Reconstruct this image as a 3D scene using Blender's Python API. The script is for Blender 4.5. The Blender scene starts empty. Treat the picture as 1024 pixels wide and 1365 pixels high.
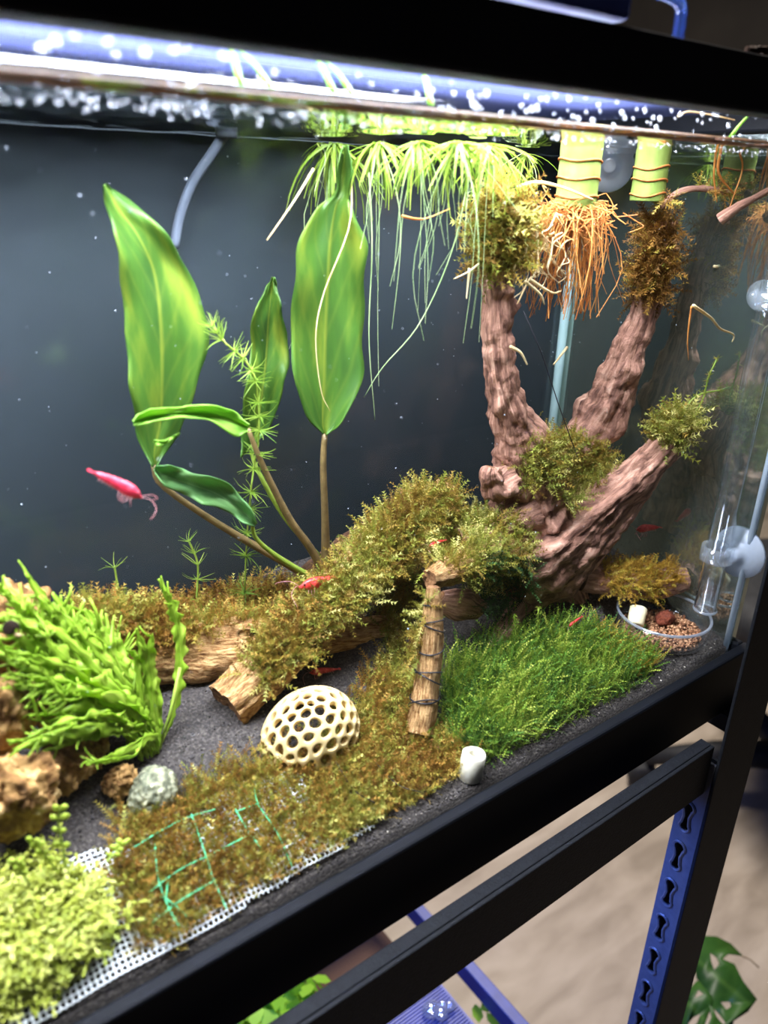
import bpy, bmesh, math, random
import numpy as np
from mathutils import Vector, Matrix, noise
from mathutils.bvhtree import BVHTree
from mathutils.geometry import tessellate_polygon

# ------------------------------------------------------------------ camera
W_PX, H_PX, F_PX = 1024.0, 1365.0, 1024.0
EX = np.array([0.80434545, -0.21595162, 0.55352805])
EY = np.array([-0.59368754, -0.32933096, 0.7342181])
EZ = np.array([0.02373834, -0.91918769, -0.39310364])
RM = np.array([EX, EY, EZ])                      # camera (x right, y down, z forward) -> world
CP = np.array([-0.37857126, -0.17232351, 0.24308369])
sc = bpy.context.scene
col = sc.collection
cam = bpy.data.cameras.new('camera')
cam.sensor_fit = 'HORIZONTAL'; cam.sensor_width = 36.0; cam.lens = 36.0
cam.clip_start = 0.01; cam.clip_end = 50
cam.dof.use_dof = True; cam.dof.focus_distance = 0.385; cam.dof.aperture_fstop = 11.0
camo = bpy.data.objects.new('camera', cam); col.objects.link(camo)
cm = Matrix.Identity(4)
for i in range(3):
    cm[i][0] = RM[i][0]; cm[i][1] = -RM[i][1]; cm[i][2] = -RM[i][2]; cm[i][3] = CP[i]
camo.matrix_world = cm
sc.camera = camo

# ------------------------------------------------------------------ world, exposure, lights
wd = bpy.data.worlds.new('room_ambient'); sc.world = wd; wd.use_nodes = True
wd.node_tree.nodes['Background'].inputs[0].default_value = (0.55, 0.6, 0.75, 1)
wd.node_tree.nodes['Background'].inputs[1].default_value = 0.035
sc.view_settings.view_transform = 'Standard'
sc.view_settings.look = 'None'
sc.view_settings.gamma = 1.0
sc.view_settings.use_curve_mapping = False
sc.view_settings.exposure = 0.0
sc.cycles.transparent_max_bounces = 40
def area(name, loc, rot, sx, sy, power, colr, spread=math.pi):
    l = bpy.data.lights.new(name, 'AREA'); l.shape = 'RECTANGLE'; l.size = sx; l.size_y = sy
    l.energy = power; l.color = colr; l.spread = spread
    o = bpy.data.objects.new(name, l); col.objects.link(o); o.location = loc; o.rotation_euler = rot
    return o
area('tank_led_light', (-0.27, 0.060, 0.2885), (0, 0, 0), 0.42, 0.078, 6.6, (1.0, 0.97, 0.92))
area('lower_led_light', (-0.25, 0.06, -0.052), (0, 0, 0), 0.30, 0.03, 3.2, (0.13, 0.25, 1.0))
area('room_light', (0.5, 1.0, 1.6), (0, 0, 0), 0.6, 0.6, 74.0, (1.0, 0.92, 0.84))

rnd = random.Random(7)
nrg = np.random.default_rng(7)

# ------------------------------------------------------------------ pixel helpers
def ray(px, py): return RM @ np.array([px - W_PX/2, py - H_PX/2, F_PX])
def at(px, py, **k):
    d = ray(px, py); (ax, v), = k.items(); i = 'xyz'.index(ax)
    return Vector(CP + d*((v - CP[i])/d[i]))
SA, SB = 0.008, 0.31
def sand_z(x, y): return SA + SB*max(y, 0)
def sand(px, py, up=0.0):
    d = ray(px, py); t = (SA + up + SB*CP[1] - CP[2])/(d[2] - SB*d[1]); return Vector(CP + t*d)
def dist(p): return float((RM.T @ (np.array(p) - CP))[2])
def rp(p, px): return px*dist(p)/F_PX          # size of px pixels at the distance of p

# ------------------------------------------------------------------ materials
def new_mat(name):
    m = bpy.data.materials.new(name); m.use_nodes = True; m.node_tree.nodes.clear()
    nt = m.node_tree; out = nt.nodes.new('ShaderNodeOutputMaterial')
    return m, nt, out
def nd(nt, t, **k):
    n = nt.nodes.new(t)
    for a, b in k.items():
        if a.startswith('i_'):
            key = a[2:]; key = int(key) if key.isdigit() else key.replace('_', ' ')
            n.inputs[key].default_value = b
        else: setattr(n, a, b)
    return n
def ramp(nt, cols):
    r = nt.nodes.new('ShaderNodeValToRGB'); e = r.color_ramp.elements
    while len(e) < len(cols): e.new(0.5)
    for i, (p, c) in enumerate(cols): e[i].position = p; e[i].color = (*c, 1)
    return r
def sr(r, g, b):
    f = lambda v: (v/255/12.92) if v/255 <= .04045 else ((v/255+.055)/1.055)**2.4
    return (f(r), f(g), f(b))
def pmat(name, cols, scale=40, rough=.6, bump=.3, spec=.3, stretch=None, uv=False, detail=5, bscale=None, bdist=.001, metal=0.0, sheen=0, transl=0.0, pits=0.0, distort=0.0):
    """Noise-driven colour ramp with bump, in object or UV space."""
    m, nt, out = new_mat(name)
    tc = nd(nt, 'ShaderNodeTexCoord'); mp = nd(nt, 'ShaderNodeMapping')
    nt.links.new(tc.outputs['UV' if uv else 'Object'], mp.inputs[0])
    if stretch: mp.inputs['Scale'].default_value = stretch
    nz = nd(nt, 'ShaderNodeTexNoise', i_Scale=scale, i_Detail=detail, i_Roughness=.6, i_Distortion=distort)
    nt.links.new(mp.outputs[0], nz.inputs['Vector'])
    b = nd(nt, 'ShaderNodeBsdfPrincipled', i_Roughness=rough, i_Metallic=metal)
    b.inputs['Specular IOR Level'].default_value = spec
    if len(cols) == 1: b.inputs['Base Color'].default_value = (*cols[0][1], 1)
    else:
        r = ramp(nt, cols); nt.links.new(nz.outputs[0], r.inputs[0]); nt.links.new(r.outputs[0], b.inputs['Base Color'])
    if bump:
        n2 = nd(nt, 'ShaderNodeTexNoise', i_Scale=bscale or scale*2, i_Detail=6)
        nt.links.new(mp.outputs[0], n2.inputs['Vector'])
        bp = nd(nt, 'ShaderNodeBump', i_Strength=bump, i_Distance=bdist)
        nt.links.new(n2.outputs[0], bp.inputs['Height']); nt.links.new(bp.outputs[0], b.inputs['Normal'])
        if pits:
            n3 = nd(nt, 'ShaderNodeTexNoise', i_Scale=pits, i_Detail=8, i_Roughness=.65); nt.links.new(tc.outputs['Object'], n3.inputs['Vector'])
            bq = nd(nt, 'ShaderNodeBump', i_Strength=.8, i_Distance=.003); nt.links.new(n3.outputs[0], bq.inputs['Height']); nt.links.new(bp.outputs[0], bq.inputs['Normal']); nt.links.new(bq.outputs[0], b.inputs['Normal'])
    if transl:
        t = nd(nt, 'ShaderNodeBsdfTranslucent'); mx = nd(nt, 'ShaderNodeMixShader', i_0=transl)
        if len(cols) == 1: t.inputs[0].default_value = (*cols[0][1], 1)
        else: nt.links.new(r.outputs[0], t.inputs[0])
        nt.links.new(b.outputs[0], mx.inputs[1]); nt.links.new(t.outputs[0], mx.inputs[2]); nt.links.new(mx.outputs[0], out.inputs[0])
    else: nt.links.new(b.outputs[0], out.inputs[0])
    return m
def tint_mat(name, cols, transl=.35, rough=.6):
    """Colour picked per frond by the point attribute 'tint'."""
    m, nt, out = new_mat(name)
    a = nd(nt, 'ShaderNodeAttribute', attribute_name='tint'); r = ramp(nt, cols)
    nt.links.new(a.outputs['Fac'], r.inputs[0])
    b = nd(nt, 'ShaderNodeBsdfPrincipled', i_Roughness=rough); b.inputs['Specular IOR Level'].default_value = .25
    t = nd(nt, 'ShaderNodeBsdfTranslucent'); mx = nd(nt, 'ShaderNodeMixShader', i_0=transl)
    nt.links.new(r.outputs[0], b.inputs['Base Color']); nt.links.new(r.outputs[0], t.inputs[0])
    nt.links.new(b.outputs[0], mx.inputs[1]); nt.links.new(t.outputs[0], mx.inputs[2]); nt.links.new(mx.outputs[0], out.inputs[0])
    return m
def clear_mat(name, tint=(1, 1, 1), refl=.06, rough=.02, fres=None, haze=0.0, hazecol=(1, 1, 1), gcol=(1, 1, 1)):
    """Clear sheet: see-through with a gloss; no bending of rays."""
    m, nt, out = new_mat(name)
    t = nd(nt, 'ShaderNodeBsdfTransparent'); t.inputs[0].default_value = (*tint, 1)
    g = nd(nt, 'ShaderNodeBsdfGlossy', i_Roughness=rough); g.inputs[0].default_value = (*gcol, 1)
    mx = nd(nt, 'ShaderNodeMixShader', i_0=refl)
    if fres:
        if fres > 0: fr = nd(nt, 'ShaderNodeFresnel', i_IOR=fres); nt.links.new(fr.outputs[0], mx.inputs[0])
        else:                                      # gloss grows towards grazing view, same from both sides
            lw = nd(nt, 'ShaderNodeLayerWeight', i_Blend=.5); pw = nd(nt, 'ShaderNodeMath', operation='POWER'); pw.inputs[1].default_value = 4.0
            ma = nd(nt, 'ShaderNodeMath', operation='MULTIPLY_ADD'); ma.inputs[1].default_value = -fres; ma.inputs[2].default_value = refl
            nt.links.new(lw.outputs['Facing'], pw.inputs[0]); nt.links.new(pw.outputs[0], ma.inputs[0]); nt.links.new(ma.outputs[0], mx.inputs[0])
    nt.links.new(t.outputs[0], mx.inputs[1]); nt.links.new(g.outputs[0], mx.inputs[2])
    last = mx
    if haze:
        d = nd(nt, 'ShaderNodeBsdfTranslucent'); d.inputs[0].default_value = (*hazecol, 1)
        d2 = nd(nt, 'ShaderNodeBsdfDiffuse'); d2.inputs[0].default_value = (*hazecol, 1)
        dm = nd(nt, 'ShaderNodeMixShader', i_0=.4); nt.links.new(d.outputs[0], dm.inputs[1]); nt.links.new(d2.outputs[0], dm.inputs[2])
        hz = nd(nt, 'ShaderNodeMixShader', i_0=haze)
        nt.links.new(mx.outputs[0], hz.inputs[1]); nt.links.new(dm.outputs[0], hz.inputs[2]); last = hz
    nt.links.new(last.outputs[0], out.inputs[0])
    return m
def leaf_mat(name, c1, c2, c3, veins=34.0, transl=.45):
    m, nt, out = new_mat(name)
    uv = nd(nt, 'ShaderNodeTexCoord'); sp = nd(nt, 'ShaderNodeSeparateXYZ'); nt.links.new(uv.outputs['UV'], sp.inputs[0])
    def M(op, a, b=None, clampit=False):
        n = nd(nt, 'ShaderNodeMath', operation=op); n.use_clamp = clampit
        for i, v in enumerate((a, b)):
            if v is None: continue
            if isinstance(v, (int, float)): n.inputs[i].default_value = v
            else: nt.links.new(v, n.inputs[i])
        return n.outputs[0]
    off = M('ABSOLUTE', M('SUBTRACT', sp.outputs[0], .5))
    mid = M('SUBTRACT', 1.0, M('MULTIPLY', off, 28.0), True)
    wv = M('SINE', M('MULTIPLY', M('SUBTRACT', sp.outputs[1], M('MULTIPLY', off, .55)), veins))
    side = M('SUBTRACT', M('MULTIPLY', M('POWER', M('ABSOLUTE', wv), 14.0), .8), 0.0, True)
    nz = nd(nt, 'ShaderNodeTexNoise', i_Scale=2.6, i_Detail=6); nt.links.new(uv.outputs['UV'], nz.inputs['Vector'])
    r = ramp(nt, [(.3, c1), (.5, c2), (.74, c3)]); nt.links.new(nz.outputs[0], r.inputs[0])
    vm = M('ADD', M('MULTIPLY', mid, .45), M('MULTIPLY', side, .10), True)
    mx = nd(nt, 'ShaderNodeMix', data_type='RGBA'); nt.links.new(vm, mx.inputs[0]); nt.links.new(r.outputs[0], mx.inputs[6])
    mx.inputs[7].default_value = (min(1, c3[0]*1.5), min(1, c3[1]*1.3), c3[2]*1.5, 1)
    b = nd(nt, 'ShaderNodeBsdfPrincipled', i_Roughness=.42); b.inputs['Specular IOR Level'].default_value = .35
    t = nd(nt, 'ShaderNodeBsdfTranslucent'); ms = nd(nt, 'ShaderNodeMixShader', i_0=transl)
    bp = nd(nt, 'ShaderNodeBump', i_Strength=.35, i_Distance=.0008); nt.links.new(vm, bp.inputs['Height']); nt.links.new(bp.outputs[0], b.inputs['Normal'])
    nt.links.new(mx.outputs[2], b.inputs['Base Color']); nt.links.new(mx.outputs[2], t.inputs[0])
    nt.links.new(b.outputs[0], ms.inputs[1]); nt.links.new(t.outputs[0], ms.inputs[2]); nt.links.new(ms.outputs[0], out.inputs[0])
    return m
def emit_mat(name, c, s):
    m, nt, out = new_mat(name); e = nd(nt, 'ShaderNodeEmission', i_Strength=s); e.inputs[0].default_value = (*c, 1)
    nt.links.new(e.outputs[0], out.inputs[0]); return m

M = {}
M['black_plastic'] = pmat('black_plastic', [(.3, (.003, .0035, .005)), (.7, (.005, .006, .009))], 30, .6, .05, .12)
M['black_metal'] = pmat('black_metal', [(.3, (.005, .0055, .0075)), (.7, (.009, .010, .013))], 300, .7, .5, .18, bscale=900, bdist=.0006)
M['post_metal'] = pmat('post_metal', [(.3, (.06, .06, .07)), (.7, (.085, .085, .095))], 200, .42, .25, .5, bscale=700, bdist=.0003)
M['background'] = pmat('background_film', [(.3, (.019, .025, .029)), (.7, (.025, .032, .036))], 6, .16, 0, .5)
M['glass'] = clear_mat('clear_glass', (.985, .99, .99), refl=.008, fres=-.05)
M['side_glass'] = clear_mat('side_glass_mirror', (.55, .62, .6), refl=.62, rough=.03, haze=.22, hazecol=(.20, .24, .22), gcol=(.80, .86, .78))  # mirror gloss put in for internal reflection, grey haze for murky water
M['glass_edge'] = pmat('glass_edge_green', [(.3, sr(170, 205, 205)), (.7, sr(215, 240, 240))], 20, .2, 0, .5, transl=.4)
M['silicone'] = pmat('silicone_clear', [(.3, sr(190, 205, 220)), (.7, sr(225, 238, 250))], 30, .3, 0, .5, transl=.5)
M['water'] = clear_mat('water_surface', (.97, .99, 1.0), rough=.01, fres=1.16)
M['lid'] = clear_mat('misted_lid_glow', (.9, .93, 1.0), refl=.05, rough=.1, haze=.036, hazecol=(.30, .38, 1.0))  # mist on the glass; blue lamp glow put into its haze colour
M['sand'] = pmat('dark_sand', [(.3, sr(30, 28, 27)), (.5, sr(54, 49, 46)), (.72, sr(92, 85, 78))], 900, .85, .8, .3, bscale=700, bdist=.0012)
M['grain'] = tint_mat('sand_grain', [(0, sr(26, 24, 25)), (.6, sr(70, 65, 60)), (.9, sr(120, 111, 102)), (1, sr(190, 180, 165))], 0, .7)
M['wood_pale'] = pmat('wood_pale', [(.25, sr(70, 42, 22)), (.42, sr(150, 105, 60)), (.6, sr(205, 165, 110)), (.8, sr(228, 196, 145))], 9, .7, .9, .25, stretch=(7, .8, 1), uv=True, bscale=16, bdist=.002, distort=.6, pits=150)
M['wood_red'] = pmat('wood_red', [(.28, sr(66, 42, 34)), (.42, sr(124, 86, 70)), (.58, sr(176, 130, 108)), (.78, sr(214, 178, 154))], 4, .65, .45, .3, stretch=(5, .7, 1), uv=True, bscale=12, bdist=.0016, distort=1.0, pits=120)
M['wood_dark'] = pmat('wood_dark', [(.3, sr(45, 30, 22)), (.5, sr(95, 66, 45)), (.75, sr(140, 100, 70))], 8, .7, .9, .25, stretch=(5, .8, 1), uv=True, bscale=14, bdist=.002, distort=.5)
M['wood_cut'] = pmat('wood_cut_end', [(.3, sr(60, 38, 24)), (.6, sr(130, 92, 60)), (.8, sr(180, 140, 95))], 300, .8, .8, .2, bdist=.001)
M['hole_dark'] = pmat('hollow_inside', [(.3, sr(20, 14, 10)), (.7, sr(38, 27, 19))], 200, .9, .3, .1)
M['rock_brown'] = pmat('rock_brown', [(.28, sr(50, 34, 16)), (.42, sr(114, 80, 40)), (.54, sr(172, 134, 80)), (.7, sr(220, 194, 140))], 48, .8, .9, .25, bscale=110, bdist=.004, distort=1.2, pits=60)
M['rock_grey'] = pmat('rock_grey', [(.3, sr(52, 54, 44)), (.46, sr(100, 102, 80)), (.56, sr(136, 136, 108)), (.7, sr(190, 188, 158))], 260, .75, .9, .3, bscale=240, bdist=.0015)
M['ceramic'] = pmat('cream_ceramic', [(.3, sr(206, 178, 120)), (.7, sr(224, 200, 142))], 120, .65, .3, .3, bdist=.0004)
M['ceramic_inner'] = pmat('ceramic_inside', [(.3, sr(214, 166, 104)), (.7, sr(232, 190, 128))], 120, .75, .3, .2, bdist=.0004)  # warmer, browner cream for the inside faces of the dome
M['white_ceramic'] = pmat('white_ceramic', [(.3, sr(206, 200, 178)), (.7, sr(224, 218, 198))], 300, .7, .35, .3, bdist=.0004)
M['cream_chunk'] = pmat('cream_chunk', [(.3, sr(226, 208, 160)), (.7, sr(244, 232, 192))], 200, .7, .3, .3, bdist=.0004)
M['mesh_white'] = pmat('mesh_white', [(.3, sr(196, 200, 200)), (.7, sr(236, 240, 240))], 90, .4, .1, .5)
M['moss_brown'] = tint_mat('moss_brown', [(0, sr(104, 70, 28)), (.3, sr(160, 116, 50)), (.5, sr(160, 138, 58)), (.75, sr(128, 136, 50)), (1, sr(200, 192, 104))])
M['moss_olive'] = tint_mat('moss_olive', [(0, sr(110, 80, 32)), (.3, sr(150, 122, 50)), (.55, sr(138, 132, 50)), (.8, sr(122, 132, 50)), (1, sr(206, 196, 116))])
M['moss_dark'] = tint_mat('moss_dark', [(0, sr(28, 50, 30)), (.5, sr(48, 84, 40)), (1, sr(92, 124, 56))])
M['moss_green'] = tint_mat('moss_green', [(0, sr(60, 96, 42)), (.35, sr(92, 132, 44)), (.65, sr(136, 158, 50)), (1, sr(184, 192, 84))])
M['moss_gold'] = tint_mat('moss_gold', [(0, sr(150, 110, 36)), (.5, sr(186, 150, 56)), (1, sr(176, 176, 70))])
M['weed'] = tint_mat('weed_lime', [(0, sr(130, 142, 46)), (.5, sr(168, 174, 68)), (1, sr(212, 212, 124))], .4, .5)
M['needle'] = tint_mat('needle_green', [(0, sr(96, 132, 44)), (.5, sr(140, 172, 64)), (1, sr(186, 204, 98))], .45, .5)
M['floater'] = tint_mat('floater_leaf', [(0, sr(88, 120, 30)), (.5, sr(122, 150, 46)), (1, sr(168, 184, 88))], .5, .45)
M['floater_root'] = pmat('floater_root', [(.3, sr(150, 180, 120)), (.7, sr(206, 220, 170))], 60, .5, 0, .3, transl=.5)
M['leaf_big'] = leaf_mat('broad_leaf', sr(44, 80, 32), sr(66, 102, 34), sr(124, 138, 44), 26, .32)
M['leaf_lit'] = leaf_mat('broad_leaf_lit', sr(104, 154, 54), sr(134, 180, 70), sr(172, 202, 98), 24)  # leaf green lightened for blades in lamplight, light put into the colour
M['leaf_dim'] = leaf_mat('broad_leaf_dim', sr(84, 130, 76), sr(106, 152, 88), sr(132, 172, 104), 26)  # leaf green greyed for a blade in dim light, put into the colour
M['fern'] = leaf_mat('fern_leaf', sr(122, 158, 40), sr(156, 192, 54), sr(196, 214, 92), 40, .5)
M['stem_brown'] = pmat('leaf_stalk_brown', [(.3, sr(96, 80, 50)), (.7, sr(134, 112, 70))], 160, .5, .2, .4)
M['stem_green'] = pmat('leaf_stalk_green', [(.3, sr(124, 148, 52)), (.7, sr(160, 182, 72))], 160, .5, .2, .4, transl=.2)
M['cane'] = pmat('cane_green', [(.3, sr(112, 134, 62)), (.5, sr(138, 158, 78)), (.75, sr(172, 180, 112))], 60, .45, .2, .4, stretch=(1, 1, .4), transl=.2)
M['cane_ring'] = pmat('cane_node_brown', [(.3, sr(150, 84, 40)), (.7, sr(190, 122, 64))], 300, .7, .5, .2)
M['root_orange'] = pmat('root_orange', [(.3, sr(168, 92, 44)), (.5, sr(204, 134, 64)), (.75, sr(226, 178, 104))], 90, .6, .2, .3, transl=.3)
M['root_pale'] = pmat('root_pale', [(.3, sr(196, 164, 110)), (.7, sr(240, 226, 180))], 90, .55, .2, .3, transl=.3)
M['shrimp'] = pmat('shrimp_red', [(.3, sr(168, 34, 34)), (.55, sr(206, 60, 54)), (.75, sr(230, 120, 110))], 500, .35, .2, .5, transl=.25)
M['shrimp_clear'] = pmat('shrimp_legs', [(.3, sr(200, 120, 120)), (.7, sr(226, 180, 180))], 500, .4, 0, .5, transl=.5)
M['shrimp_pink'] = pmat('shrimp_pink', [(.3, sr(190, 36, 58)), (.55, sr(214, 62, 84)), (.75, sr(232, 140, 150))], 500, .35, .2, .5, transl=.25)
M['eye'] = pmat('eye_black', [(.5, (.005, .005, .005))], 10, .2, 0, .6)
M['tube_grey'] = pmat('tube_grey', [(.3, sr(74, 82, 92)), (.7, sr(98, 106, 118))], 40, .35, 0, .4, transl=.2)
M['cup_white'] = pmat('suction_cup_white', [(.3, sr(196, 206, 220)), (.7, sr(224, 232, 242))], 30, .3, 0, .5, transl=.5)
M['clear_plastic'] = clear_mat('clear_plastic', (.93, .95, .97), refl=.12, rough=.05, haze=.16, hazecol=(.8, .85, .92))
M['tube_glass'] = clear_mat('tube_glass', (.95, .97, .98), refl=.05, rough=.06, fres=-.9, haze=.012, hazecol=(.8, .85, .9))
M['dish_glass'] = clear_mat('dish_glass', (.95, .96, .97), refl=.03, rough=.05, fres=-.6, haze=.02)
M['rim_glass'] = clear_mat('dish_rim_glass', (.9, .92, .95), refl=.35, rough=.1, haze=.3, hazecol=(.7, .76, .85))
M['crumb'] = tint_mat('soil_crumb', [(0, sr(96, 58, 36)), (.5, sr(150, 104, 72)), (1, sr(196, 150, 110))], 0, .8)
M['crumb_red'] = pmat('crumb_red', [(.3, sr(76, 34, 24)), (.7, sr(128, 66, 44))], 400, .8, .8, .2, bdist=.0012)
M['thread_dark'] = pmat('thread_dark', [(.5, (.012, .012, .016))], 10, .5, 0, .3)
M['thread_green'] = pmat('thread_green', [(.5, sr(90, 200, 140))], 10, .5, 0, .3, transl=.3)
M['bubble'] = clear_mat('bubble_skin', (.95, .97, 1), refl=.35, rough=.08, haze=.16, hazecol=(.9, .93, 1))
M['speck'] = pmat('speck_pale', [(.5, sr(170, 180, 190))], 10, .6, 0, .3)
M['scum'] = pmat('water_line_scum', [(.3, sr(96, 66, 40)), (.7, sr(150, 112, 74))], 200, .5, .3, .4, transl=.3)
M['led_white'] = emit_mat('led_white', (.93, .96, 1.0), 14)
M['led_blue'] = emit_mat('led_blue', (.12, .22, 1.0), 5)
M['lamp_blue'] = pmat('lamp_housing', [(.3, sr(60, 72, 150)), (.7, sr(84, 98, 180))], 40, .35, 0, .5)
M['bracket'] = clear_mat('bracket_acrylic', (.55, .68, .95), refl=.2, rough=.08, haze=.12, hazecol=(.12, .25, .8))
M['wall'] = pmat('dark_wall', [(.3, sr(60, 57, 55)), (.7, sr(74, 70, 66))], 3, .9, .05, .2)
M['monstera'] = leaf_mat('cut_leaf', sr(40, 74, 32), sr(54, 96, 38), sr(76, 118, 46), 20, .25)
M['pot_grey'] = pmat('pot_grey', [(.3, sr(120, 124, 128)), (.7, sr(150, 154, 158))], 40, .5, .1, .4)
M['cloth_dark'] = pmat('chair_black', [(.3, (.015, .016, .018)), (.7, (.03, .031, .034))], 60, .6, .3, .3)
M['plant_low'] = tint_mat('low_plant', [(0, sr(110, 170, 30)), (1, sr(180, 226, 70))], .4, .5)
M['lid_blue'] = pmat('ribbed_lid', [(.3, sr(50, 60, 110)), (.7, sr(66, 78, 136))], 40, .4, 0, .4)

def floor_mat():
    m, nt, out = new_mat('floor_plank')
    tc = nd(nt, 'ShaderNodeTexCoord'); mp = nd(nt, 'ShaderNodeMapping'); mp.inputs['Scale'].default_value = (2.5, 7, 1)
    nt.links.new(tc.outputs['Object'], mp.inputs[0])
    nz = nd(nt, 'ShaderNodeTexNoise', i_Scale=3.5, i_Detail=6, i_Distortion=.4); nt.links.new(mp.outputs[0], nz.inputs['Vector'])
    n2 = nd(nt, 'ShaderNodeTexNoise', i_Scale=2.2, i_Detail=2); nt.links.new(tc.outputs['Object'], n2.inputs['Vector'])
    ad = nd(nt, 'ShaderNodeMath', operation='MULTIPLY_ADD'); ad.inputs[1].default_value = .55
    nt.links.new(nz.outputs[0], ad.inputs[0])
    ml = nd(nt, 'ShaderNodeMath', operation='MULTIPLY'); ml.inputs[1].default_value = .45; nt.links.new(n2.outputs[0], ml.inputs[0]); nt.links.new(ml.outputs[0], ad.inputs[2])
    r = ramp(nt, [(.36, sr(150, 137, 121)), (.5, sr(176, 162, 145)), (.64, sr(196, 183, 166))]); nt.links.new(ad.outputs[0], r.inputs[0])
    b = nd(nt, 'ShaderNodeBsdfPrincipled', i_Roughness=.5); b.inputs['Specular IOR Level'].default_value = .3
    nt.links.new(r.outputs[0], b.inputs['Base Color']); nt.links.new(b.outputs[0], out.inputs[0]); return m
M['floor'] = floor_mat()

# ------------------------------------------------------------------ object helpers
def tag(o, label=None, cat=None, group=None, kind=None):
    if label: o['label'] = label
    if cat: o['category'] = cat
    if group: o['group'] = group
    if kind: o['kind'] = kind
    return o
def empty(name, loc, label=None, cat=None, group=None, kind=None):
    o = bpy.data.objects.new(name, None); o.empty_display_size = .01; col.objects.link(o); o.location = loc
    return tag(o, label, cat, group, kind)
def link(name, me, mat, parent=None, smooth=True):
    o = bpy.data.objects.new(name, me); col.objects.link(o)
    if mat:
        for m_ in (mat if isinstance(mat, (list, tuple)) else [mat]): me.materials.append(M[m_])
    if smooth and len(me.polygons): me.polygons.foreach_set('use_smooth', [True]*len(me.polygons))
    if parent is not None:
        o.parent = parent; o.matrix_parent_inverse = Matrix.Translation(-Vector(parent.location))
    return o
class MB:
    def __init__(s): s.v = []; s.f = []; s.uv = []; s.mi = []
    def add(s, v, f, uv=None, mi=0):
        n = len(s.v); s.v += [tuple(p) for p in v]; s.f += [tuple(i + n for i in q) for q in f]
        s.uv += list(uv) if uv is not None else [(0, 0)]*len(v); s.mi += [mi]*len(f); return s
    def box(s, a, b, mi=0):
        x0, y0, z0 = a; x1, y1, z1 = b
        v = [(x0,y0,z0),(x1,y0,z0),(x1,y1,z0),(x0,y1,z0),(x0,y0,z1),(x1,y0,z1),(x1,y1,z1),(x0,y1,z1)]
        return s.add(v, [(0,3,2,1),(4,5,6,7),(0,1,5,4),(1,2,6,5),(2,3,7,6),(3,0,4,7)], mi=mi)
    def tube(s, pts, r, n=7, cap=True, mi=0):
        pts = [Vector(p) for p in pts]; R = r if isinstance(r, (list, tuple)) else [r]*len(pts)
        fr = frames(pts); v = []; f = []; uv = []; L = 0
        for i, (p, (t, a, b)) in enumerate(zip(pts, fr)):
            if i: L += (p - pts[i-1]).length
            for k in range(n):
                th = 2*math.pi*k/n; v.append(p + (a*math.cos(th) + b*math.sin(th))*R[i]); uv.append((k/n, L*20))
        for i in range(len(pts)-1):
            for k in range(n):
                k2 = (k+1) % n; f.append((i*n+k, i*n+k2, (i+1)*n+k2, (i+1)*n+k))
        if cap: f.append(tuple(range(n-1, -1, -1))); f.append(tuple((len(pts)-1)*n + k for k in range(n)))
        return s.add(v, f, uv, mi)
    def lathe(s, prof, c, n=32, axis=None, mi=0, closed=False):
        q = Vector((0,0,1)).rotation_difference(Vector(axis)) if axis is not None else None
        v = []; f = []; c = Vector(c)
        for (r, z) in prof:
            for k in range(n):
                th = 2*math.pi*k/n; p = Vector((r*math.cos(th), r*math.sin(th), z))
                if q: p = q @ p
                v.append(c + p)
        m = len(prof)
        for i in range(m if closed else m-1):
            for k in range(n):
                k2 = (k+1) % n; j = (i+1) % m; f.append((i*n+k, i*n+k2, j*n+k2, j*n+k))
        return s.add(v, f, mi=mi)
    def mesh(s, name):
        me = bpy.data.meshes.new(name); me.from_pydata(s.v, [], s.f); 
        if any(u != (0, 0) for u in s.uv[:50]):
            ul = me.uv_layers.new(name='UVMap'); li = np.empty(len(me.loops), dtype=np.int32); me.loops.foreach_get('vertex_index', li)
            ul.data.foreach_set('uv', np.array(s.uv, dtype=np.float32)[li].ravel())
        if any(s.mi): me.polygons.foreach_set('material_index', s.mi)
        return me
    def build(s, name, mat, parent=None, smooth=True): return link(name, s.mesh(name), mat, parent, smooth)
def frames(pts):
    out = []; a = None
    for i, p in enumerate(pts):
        t = (pts[min(i+1, len(pts)-1)] - pts[max(i-1, 0)])
        t = t.normalized() if t.length > 1e-9 else Vector((0,0,1))
        if a is None:
            a = t.cross(Vector((0.3,1,0.2))); a = a.normalized() if a.length > 1e-6 else Vector((1,0,0))
        else:
            a = a - t*a.dot(t); a = a.normalized() if a.length > 1e-9 else t.orthogonal().normalized()
        out.append((t, a, t.cross(a)))
    return out
def spline(pts, n):
    """Catmull-Rom through pts (tuples of any length), n samples."""
    P = np.array([tuple(p) for p in pts], dtype=float); m = len(P)
    if m == 2: return [P[0] + (P[1]-P[0])*t for t in np.linspace(0, 1, n)]
    Q = np.vstack([2*P[0]-P[1], P, 2*P[-1]-P[-2]]); out = []
    for u in np.linspace(0, m-1, n):
        i = min(int(u), m-2); t = u - i; a, b, c, d = Q[i:i+4]
        out.append(.5*((2*b) + (c-a)*t + (2*a-5*b+4*c-d)*t*t + (3*b-a-3*c+d)*t**3))
    return out
def bevel(o, w, seg=2):
    m = o.modifiers.new('bevel', 'BEVEL'); m.width = w; m.segments = seg; m.limit_method = 'ANGLE'; return o

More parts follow.
